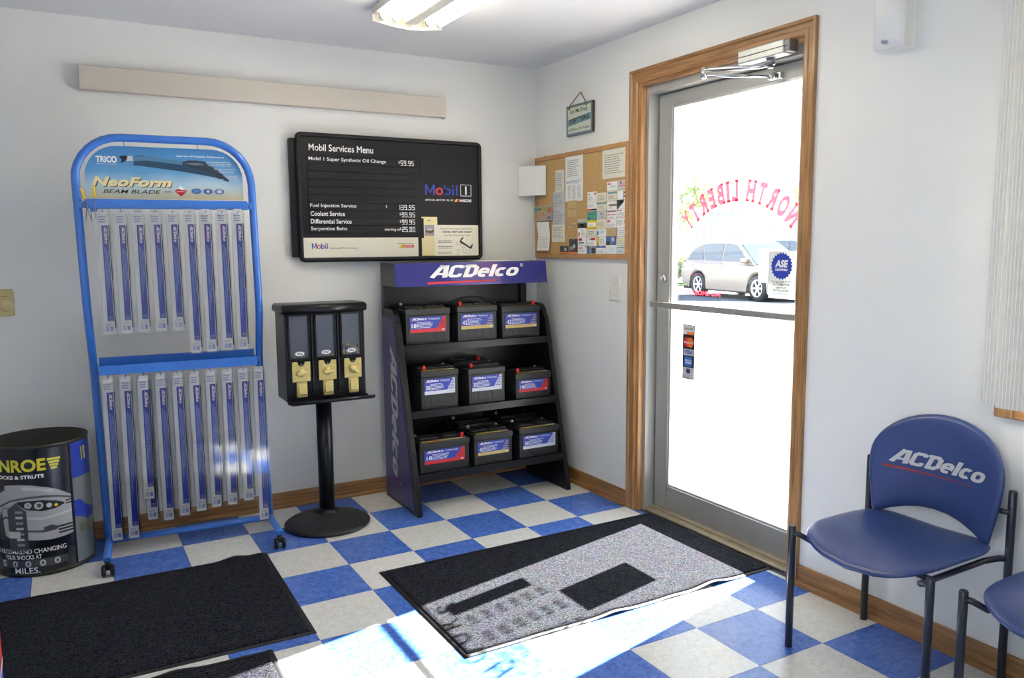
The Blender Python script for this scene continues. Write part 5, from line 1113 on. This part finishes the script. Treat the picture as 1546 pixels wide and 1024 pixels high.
# ---------------------------------------------------------------- chairs
VIN = mat('blue_vinyl', (50, 70, 126), .32, var=.05, scale=10, bump=.1, bscale=500, coat=.1); CFR = mat('chair_steel', (38, 42, 54), .35, var=.06, coat=.2)
def make_chair():
    # local: origin under the seat centre, the sitter faces -x; back at +x
    o = thing('side_chair', 'x', 'chair', (0, 0, 0), group='blue vinyl waiting chairs')
    hx, hy = .200, .250
    for s in (-1, 1):
        b = MB(); b.tube([(-hx, s*hy, .0), (-hx, s*hy, .432), (-hx, s*hy, .436)], .0125, 14, radii=[.0125, .0125, .010]); b.build('leg', CFR, o)
        b = MB(); b.tube([(hx, s*hy, .0), (hx, s*hy, .625), (hx, s*hy, .629)], .0125, 14, radii=[.0125, .0125, .010]); b.build('leg', CFR, o)
        b = MB(); b.tube([(-hx, s*hy, .412), (-hx+.01, s*(hy-.02), .409), (-hx+.03, s*(hy-.05), .392), (0, s*(hy-.06), .385), (hx-.05, s*(hy-.05), .395), (hx-.02, s*(hy-.02), .408), (hx, s*hy, .410)], .010, 10); b.build('seat_rail', CFR, o)
    MB().tube([(-.10, -.19, .386), (-.10, .19, .386)], .009, 10).build('crossbar', CFR, o)
    # seat: dished cushion, front edge rolled and bowed down
    q = MB(); n = 44; rings = [0, .25, .5, .7, .84, .93, .98, 1.0]
    def edge(a):
        c, s_ = math.cos(a), math.sin(a); e = .46
        x = math.copysign(abs(c)**e, c)*.215; y = math.copysign(abs(s_)**e, s_)*.232
        if x < 0: x -= .035*(1-(y/.232)**2)          # bowed front edge
        return x, y
    def zmid(x, y): 
        z = .432+.020*(abs(y)/.232)**2.2-.012
        if x < -.06: z -= .034*((-.06-x)/.19)**1.6*(1-.6*(y/.232)**2)
        if x > .1: z += .012*((x-.1)/.115)**2
        return z
    def layer(sign):
        R = []
        for k in rings:
            t = .021*math.sqrt(max(0, 1-k**5)); ring = []
            for i in range(n):
                x, y = edge(2*PI*i/n); x, y = x*k, y*k; ring.append(q.bm.verts.new((x, y, zmid(x, y)+sign*t)))
                if k == 0: break
            R.append(ring)
        return R
    for sign in (1, -1):
        R = layer(sign); fs = []
        for i in range(n): fs.append(q.bm.faces.new((R[0][0], R[1][i], R[1][(i+1) % n])))
        for A, B in zip(R[1:], R[2:]):
            for i in range(n): fs.append(q.bm.faces.new((A[i], B[i], B[(i+1) % n], A[(i+1) % n])))
        q._set(fs, VIN, True)
    bmesh.ops.remove_doubles(q.bm, verts=q.bm.verts[:], dist=1e-5); bmesh.ops.recalc_face_normals(q.bm, faces=q.bm.faces[:]); q.build('seat', VIN, o)
    # back: rounded D, curved towards the sitter at its sides, slightly reclined
    out = []
    zc = .635
    top = [(.236*math.cos(a), .648+.168*math.sin(a)) for a in [PI*k/22 for k in range(23)]]
    sideL = [(-.234, .60), (-.226, .54), (-.216, .49)]; cornL = [(-.210, .455), (-.200, .443), (-.186, .446)]
    bot = [(y, .446+.050*(1-(y/.186)**2)) for y in (-.15, -.10, -.05, 0, .05, .10, .15)]
    cornR = [(-y, z) for y, z in reversed(cornL)]; sideR = [(-y, z) for y, z in reversed(sideL)]
    poly = top+sideL+cornL+bot+cornR+sideR
    def bx(y, z): return .165+.048*(z-.45)/.37-.045*(abs(y)/.236)**2.2+.03
    q = MB(); n = len(poly); rings = [0, .3, .6, .82, .92, .97, 1.0]
    def thick(k): return .019*math.sqrt(max(0, 1-k**7))
    for sign in (-1, 1):
        R = []
        for k in rings:
            ring = []
            for (y, z) in poly:
                yy, zz = y*k, zc+(z-zc)*k; ring.append(q.bm.verts.new((bx(yy, zz)+sign*thick(k), yy, zz)))
                if k == 0: break
            R.append(ring)
        fs = [q.bm.faces.new((R[0][0], R[1][i], R[1][(i+1) % n])) for i in range(n)]
        for A, B in zip(R[1:], R[2:]):
            for i in range(n): fs.append(q.bm.faces.new((A[i], B[i], B[(i+1) % n], A[(i+1) % n])))
        q._set(fs, VIN, True)
    bmesh.ops.remove_doubles(q.bm, verts=q.bm.verts[:], dist=1e-5); bmesh.ops.recalc_face_normals(q.bm, faces=q.bm.faces[:]); bk = q.build('backrest', VIN, o)
    fnb = lambda u, z: Vector((bx(-u, z)-.0198-.0006, -u, z))
    q = MB(); q.text('ACDelco', -.164, .629, LG_, w=.338, h=.052, bold=.05, shear=.25, fn=fnb)
    NS = 8
    for k in range(NS):
        u0, u1 = -.182+.32*k/NS, -.182+.32*(k+1)/NS; h0, h1 = .009*(1-k/NS)+.0012, .009*(1-(k+1)/NS)+.0012; zb = lambda u: .609+.003*(u+.18)/.32
        f = q.bm.faces.new([q.bm.verts.new(fnb(*p)) for p in ((u0, zb(u0)), (u1, zb(u1)), (u1, zb(u1)+h1), (u0, zb(u0)+h0))]); q._set([f], PINK_)
    tag(q.build('back_print', LG_, bk), 'grey ACDelco logo with a red underline')
    for s in (-1, 1): MB().tube([(hx, s*hy, .56), (hx-.012, s*(hy-.012), .56), (bx(.2, .56)+.006, s*.208, .56)], .009, 8).build('back_bracket', CFR, o)
    return o
ch = make_chair(); ch.location = (.995, -2.338, 0); ch['label'] = 'blue vinyl chair with logo back, beside the door casing'
c2 = copy_tree(ch); c2.location = (.995, -2.935, 0); c2['label'] = 'blue vinyl chair cut by the right picture edge'

# ---------------------------------------------------------------- outside
def ext(mb, name, m, label, cat): return tag(mb.build(name, m), label, cat, kind='structure')
ext(MB().box((1.39, -30, -.4), (80, 60, -.24)), 'ground', mat('pale_concrete', (196, 194, 188), .8, var=.04, scale=1.5), 'sunlit pale concrete apron outside the door', 'ground')
step = ext(MB().box((1.395, -2.6, -.24), (3.2, .6, -.02)), 'door_step', mat('pale_concrete', (0, 0, 0)), 'concrete step outside the glass door', 'step')
rd = Vector((.703, .711, 0)); rt = Vector((.711, -.703, 0)); c0 = Vector((-1.33, -3.91, 0))
def slab(d0, d1, l0, l1, z0, z1):
    q = MB(); A = [c0+rd*d+rt*l for d, l in ((d0, l0), (d1, l0), (d1, l1), (d0, l1))]
    lo = [q.bm.verts.new((p.x, p.y, z0)) for p in A]; hi = [q.bm.verts.new((p.x, p.y, z1)) for p in A]
    q.bm.faces.new(hi); q.bm.faces.new(list(reversed(lo)))
    for k in range(4): q.bm.faces.new((lo[k], lo[(k+1) % 4], hi[(k+1) % 4], hi[k]))
    bmesh.ops.recalc_face_normals(q.bm, faces=q.bm.faces[:]); return q
ext(slab(23.2, 31.0, -12, 16, -.24, -.232), 'road', mat('asphalt', (70, 74, 84), .8, var=.15, scale=6), 'dark asphalt lane under the parked car', 'road')
ext(slab(31.0, 36, -16, 18, -.24, -.20), 'lawn', mat('grass_green', (88, 128, 50), .9, var=.3, scale=8), 'strip of green grass before the white building', 'grass')
# building with ribbed metal siding
bd = thing('metal_building', 'pale building with ribbed metal siding behind the cars', 'building', c0+rd*44)
def sb(d0, d1, l0, l1, z0, z1, name, m): 
    q = slab(d0, d1, l0, l1, z0, z1); return q.build(name, m, bd)
SID = mat('pale_siding', (160, 168, 184), .5, var=.02)
sb(44, 56, -1.9, 14, -.24, 3.0, 'siding_wall', SID); sb(43.7, 56.3, -2.1, 14.3, 3.0, 3.25, 'roof_edge', mat('roof_white', (232, 232, 232), .5))
q = MB()
for k in range(44):
    l = -1.75+k*.36; A = [c0+rd*43.94+rt*(l+a) for a in (0, .08)]; B = [c0+rd*44.0+rt*(l+a) for a in (-.03, .11)]
    vv = [[q.bm.verts.new((p.x, p.y, z)) for z in (-.1, 3.0)] for p in (B[0], A[0], A[1], B[1])]
    for a, c in zip(vv, vv[1:]): q.bm.faces.new((a[0], c[0], c[1], a[1]))
tag(q.build('siding_ribs', mat('rib_shade', (146, 155, 172), .5), bd), kind='stuff')
# bushes and trees: crowns of leaf cards on trunks
LEAF = thin('leaf_green', (128, 146, 98), .4)
def plant(name, label, cat, d, l, h, r, n, trunk=True, base=-.2, lc=.25):
    p = c0+rd*d+rt*l; o = thing(name, label, cat, (p.x, p.y, base)); rg = random.Random(name+str(l))
    if trunk:
        MB().tube([(p.x, p.y, base), (p.x+.05, p.y, base+h*.4), (p.x, p.y+.05, base+h*.8)], .1, 8, radii=[h*.022+.03, h*.016+.02, .02]).build('trunk', mat('bark', (92, 74, 58), .9), o)
    q = MB()
    for i in range(n):
        v = Vector((rg.gauss(0, 1), rg.gauss(0, 1), rg.gauss(0, 1))).normalized()*r*(rg.random()**.4); c = Vector((p.x, p.y, base+h*(.66 if trunk else .5)))+Vector((v.x, v.y, v.z*(h*.36/r)))
        a = Vector((rg.gauss(0, 1), rg.gauss(0, 1), rg.gauss(0, 1))).normalized(); b2 = a.cross(Vector((.3, .5, .8))).normalized(); s_ = lc*(.6+.8*rg.random())
        q.bm.faces.new([q.bm.verts.new(c+a*s_), q.bm.verts.new(c+b2*s_*.45), q.bm.verts.new(c-a*s_), q.bm.verts.new(c-b2*s_*.45)])
    tag(q.build('foliage', LEAF, o), kind='stuff')
plant('roadside_bush', 'low green bush left of the silver car', 'bush', 33, -1.75, 1.3, .9, 500, False, lc=.14)
plant('distant_tree', 'hazy green tree above the left end of the building', 'tree', 62, -2.4, 6.6, 2.0, 500)
plant('distant_tree', 'hazy green tree above the right end of the building', 'tree', 62, 5.2, 6.2, 1.8, 400)

def make_suv(paint, label, loc, heading):
    o = thing('parked_suv', label, 'car', (0, 0, 0)); g = .90
    gl = glass('tinted_car_glass', (.25, .30, .34), .22, .02); chrome = CHROME; seal = BLACK_MATT
    WX = (-1.41, 1.41); WR = .365
    lower = [(-2.30, .42), (-2.36, .62), (-2.34, .86), (-2.26, 1.04), (-1.5, 1.06), (0, 1.05), (1.0, 1.02), (1.35, 1.0), (1.9, .92), (2.22, .80), (2.36, .62), (2.38, .42), (2.28, .27)]
    bottom = [(WX[1]+.45, .25)]+[(WX[1]+.43*math.cos(a), .33+.43*math.sin(a)) for a in [PI*k/10 for k in range(11)]]+[(WX[1]-.45, .25), (WX[0]+.45, .25)]+[(WX[0]+.43*math.cos(a), .33+.43*math.sin(a)) for a in [PI*k/10 for k in range(11)]]+[(WX[0]-.45, .27)]
    prof = list(reversed(lower))+[]; prof = lower+bottom
    q = MB(); stations = [(-g, .0), (-g*.985, 0), (g*.985, 0), (g, 0)]
    def yw(x, z):   # plan taper at nose and tail, tumblehome
        return g
    A = [q.bm.verts.new((x, -yw(x, z), z)) for x, z in prof]; B = [q.bm.verts.new((x, yw(x, z), z)) for x, z in prof]; n = len(prof)
    fs = [q.bm.faces.new(A), q.bm.faces.new(list(reversed(B)))]+[q.bm.faces.new((A[k], B[k], B[(k+1) % n], A[(k+1) % n])) for k in range(n)]
    q._set(fs, paint); bmesh.ops.recalc_face_normals(q.bm, faces=q.bm.faces[:]); es = [e for e in q.bm.edges if abs(e.verts[0].co.y-e.verts[1].co.y) < 1e-6 and min(e.verts[0].co.z, e.verts[1].co.z) > .41]
    r = bmesh.ops.bevel(q.bm, geom=es, offset=.07, segments=3, affect='EDGES', profile=.5)
    for f in r['faces']: f.smooth = True
    bmesh.ops.triangulate(q.bm, faces=[f for f in q.bm.faces if len(f.verts) > 4])
    q.build('body', paint, o)
    gh = [(-2.20, 1.04), (-1.92, 1.40), (-1.70, 1.60), (-1.0, 1.68), (-.2, 1.69), (.35, 1.62), (1.28, 1.01)]
    def gw(z): return g*.965-(z-1.04)*.30
    q = MB(); A = [q.bm.verts.new((x, -gw(z), z)) for x, z in gh]; B = [q.bm.verts.new((x, gw(z), z)) for x, z in gh]; n = len(gh)
    q._set([q.bm.faces.new(A), q.bm.faces.new(list(reversed(B)))]+[q.bm.faces.new((A[k], B[k], B[(k+1) % n], A[(k+1) % n])) for k in range(n)], paint); bmesh.ops.recalc_face_normals(q.bm, faces=q.bm.faces[:]); q.build('cabin', paint, o)
    dark = mat('car_window_dark', (54, 66, 78), .06, var=.05, coat=.6)
    for s in (-1, 1):
        for w_ in ([(-2.02, 1.12), (-1.82, 1.42), (-1.42, 1.56), (-1.16, 1.12)], [(-1.08, 1.11), (-1.36, 1.57), (-.9, 1.61), (-.32, 1.61), (-.30, 1.10)], [(-.22, 1.10), (-.24, 1.61), (.28, 1.56), (.98, 1.08)]):
            q = MB(); q._set([q.bm.faces.new([q.bm.verts.new((x, s*(gw(z)+.004), z)) for x, z in w_])], dark); q.bm.normal_update(); bmesh.ops.solidify(q.bm, geom=q.bm.faces[:], thickness=.006); q.build('side_window', dark, o)
        q = MB(); q.box((.78, s*.94-.07, 1.06), (1.0, s*.94+.07, 1.20), paint, bev=.04); q.build('mirror', paint, o)
        for x in (-1.02, -.02): MB().box((x-.10, s*.895-.015, .93), (x+.10, s*.895+.015, .965), chrome, bev=.01).build('door_handle', chrome, o)
        MB().tube([(-1.7, s*.66, 1.63), (-1.6, s*.66, 1.72), (-.2, s*.66, 1.755), (.15, s*.66, 1.68)], .018, 8).build('roof_rail', chrome, o)
        MB().box((-.93, s*.872-.02, .34), (.93, s*.872+.02, .38), chrome, bev=.008).build('side_strip', chrome, o)
        q = MB(); q.box((-2.33, s*.80-.08, .86), (-2.10, s*.80+.08, 1.04), mat('tail_red', (190, 30, 34), .2, var=.03), bev=.03); q.build('tail_light', None, o)
        q = MB(); q.box((1.98, s*.70-.13, .72), (2.27, s*.70+.13, .86), mat('lamp_clear', (220, 224, 226), .1), bev=.03); q.build('headlight', None, o)
        for x in (-1.05, -.27): MB().box((x-.004, s*.888-.008, .42), (x+.004, s*.888+.008, 1.03), seal).build('door_gap', seal, o)
        for x in WX:
            q = MB(); q.lathe([(.25, -.11), (.335, -.11), (WR, -.08), (WR, .08), (.335, .11), (.25, .11), (.25, -.11)], (x, s*.79, WR), 28, axis='y', caps=False); wh = q.build('wheel', RUBBER, o)
            q = MB(); q.lathe([(.0, s*.065), (.05, s*.07), (.06, s*.06)], (x, s*.79, WR), 16, axis='y'); q.lathe([(.215, s*.095), (.25, s*.10), (.255, s*.03), (.21, s*.03), (.215, s*.095)], (x, s*.79, WR), 28, axis='y', caps=False)
            for k in range(6):
                a = PI*k/3; m4 = Matrix.Translation((x, s*.79, WR)) @ Matrix.Rotation(a, 4, 'Y'); q.box((.03, s*.055-.02, -.028), (.225, s*.075+.012, .028), None, mtx=m4)
            q.build('alloy_rim', mat('alloy', (214, 216, 218), .35, .05), wh)
            MB().lathe([(0, -.02), (.24, -.02), (.24, .02), (0, .02)], (x, s*.79, WR), 20, axis='y').build('brake_disc', DG_, wh)
    q = MB(); xs = [(1.26, 1.03), (.40, 1.60)]; q._set([q.bm.faces.new([q.bm.verts.new(p) for p in ((1.27, -.80, 1.03), (1.27, .80, 1.03), (.40, .64, 1.605), (.40, -.64, 1.605))])], dark); q.bm.normal_update(); bmesh.ops.solidify(q.bm, geom=q.bm.faces[:], thickness=.004); q.build('windscreen', dark, o)
    q = MB(); q._set([q.bm.faces.new([q.bm.verts.new(p) for p in ((-2.20, -.72, 1.07), (-2.20, .72, 1.07), (-1.93, .66, 1.42), (-1.93, -.66, 1.42))])], dark); q.bm.normal_update(); bmesh.ops.solidify(q.bm, geom=q.bm.faces[:], thickness=.004); q.build('rear_window', dark, o)
    MB().box((2.30, -.55, .52), (2.385, .55, .74), seal, bev=.02).build('grille', seal, o)
    MB().box((-2.3, -.80, .20), (2.3, .80, .30), seal).build('underbody', seal, o)
    o.location = loc; o.rotation_euler.z = heading
    return o
head = math.atan2(-.990, -.143)
pc = c0+rd*24.75+rt*.62
make_suv(mat('champagne_paint', (122, 112, 102), .3, .35, var=.02, coat=.6), 'silver beige suv parked outside the glass door', (pc.x, pc.y, -.232), head)
pc2 = c0+rd*29.2+rt*2.75
make_suv(mat('navy_paint', (44, 56, 84), .3, .2, var=.02, coat=.6), 'dark blue suv parked behind the silver one', (pc2.x, pc2.y, -.232), head)
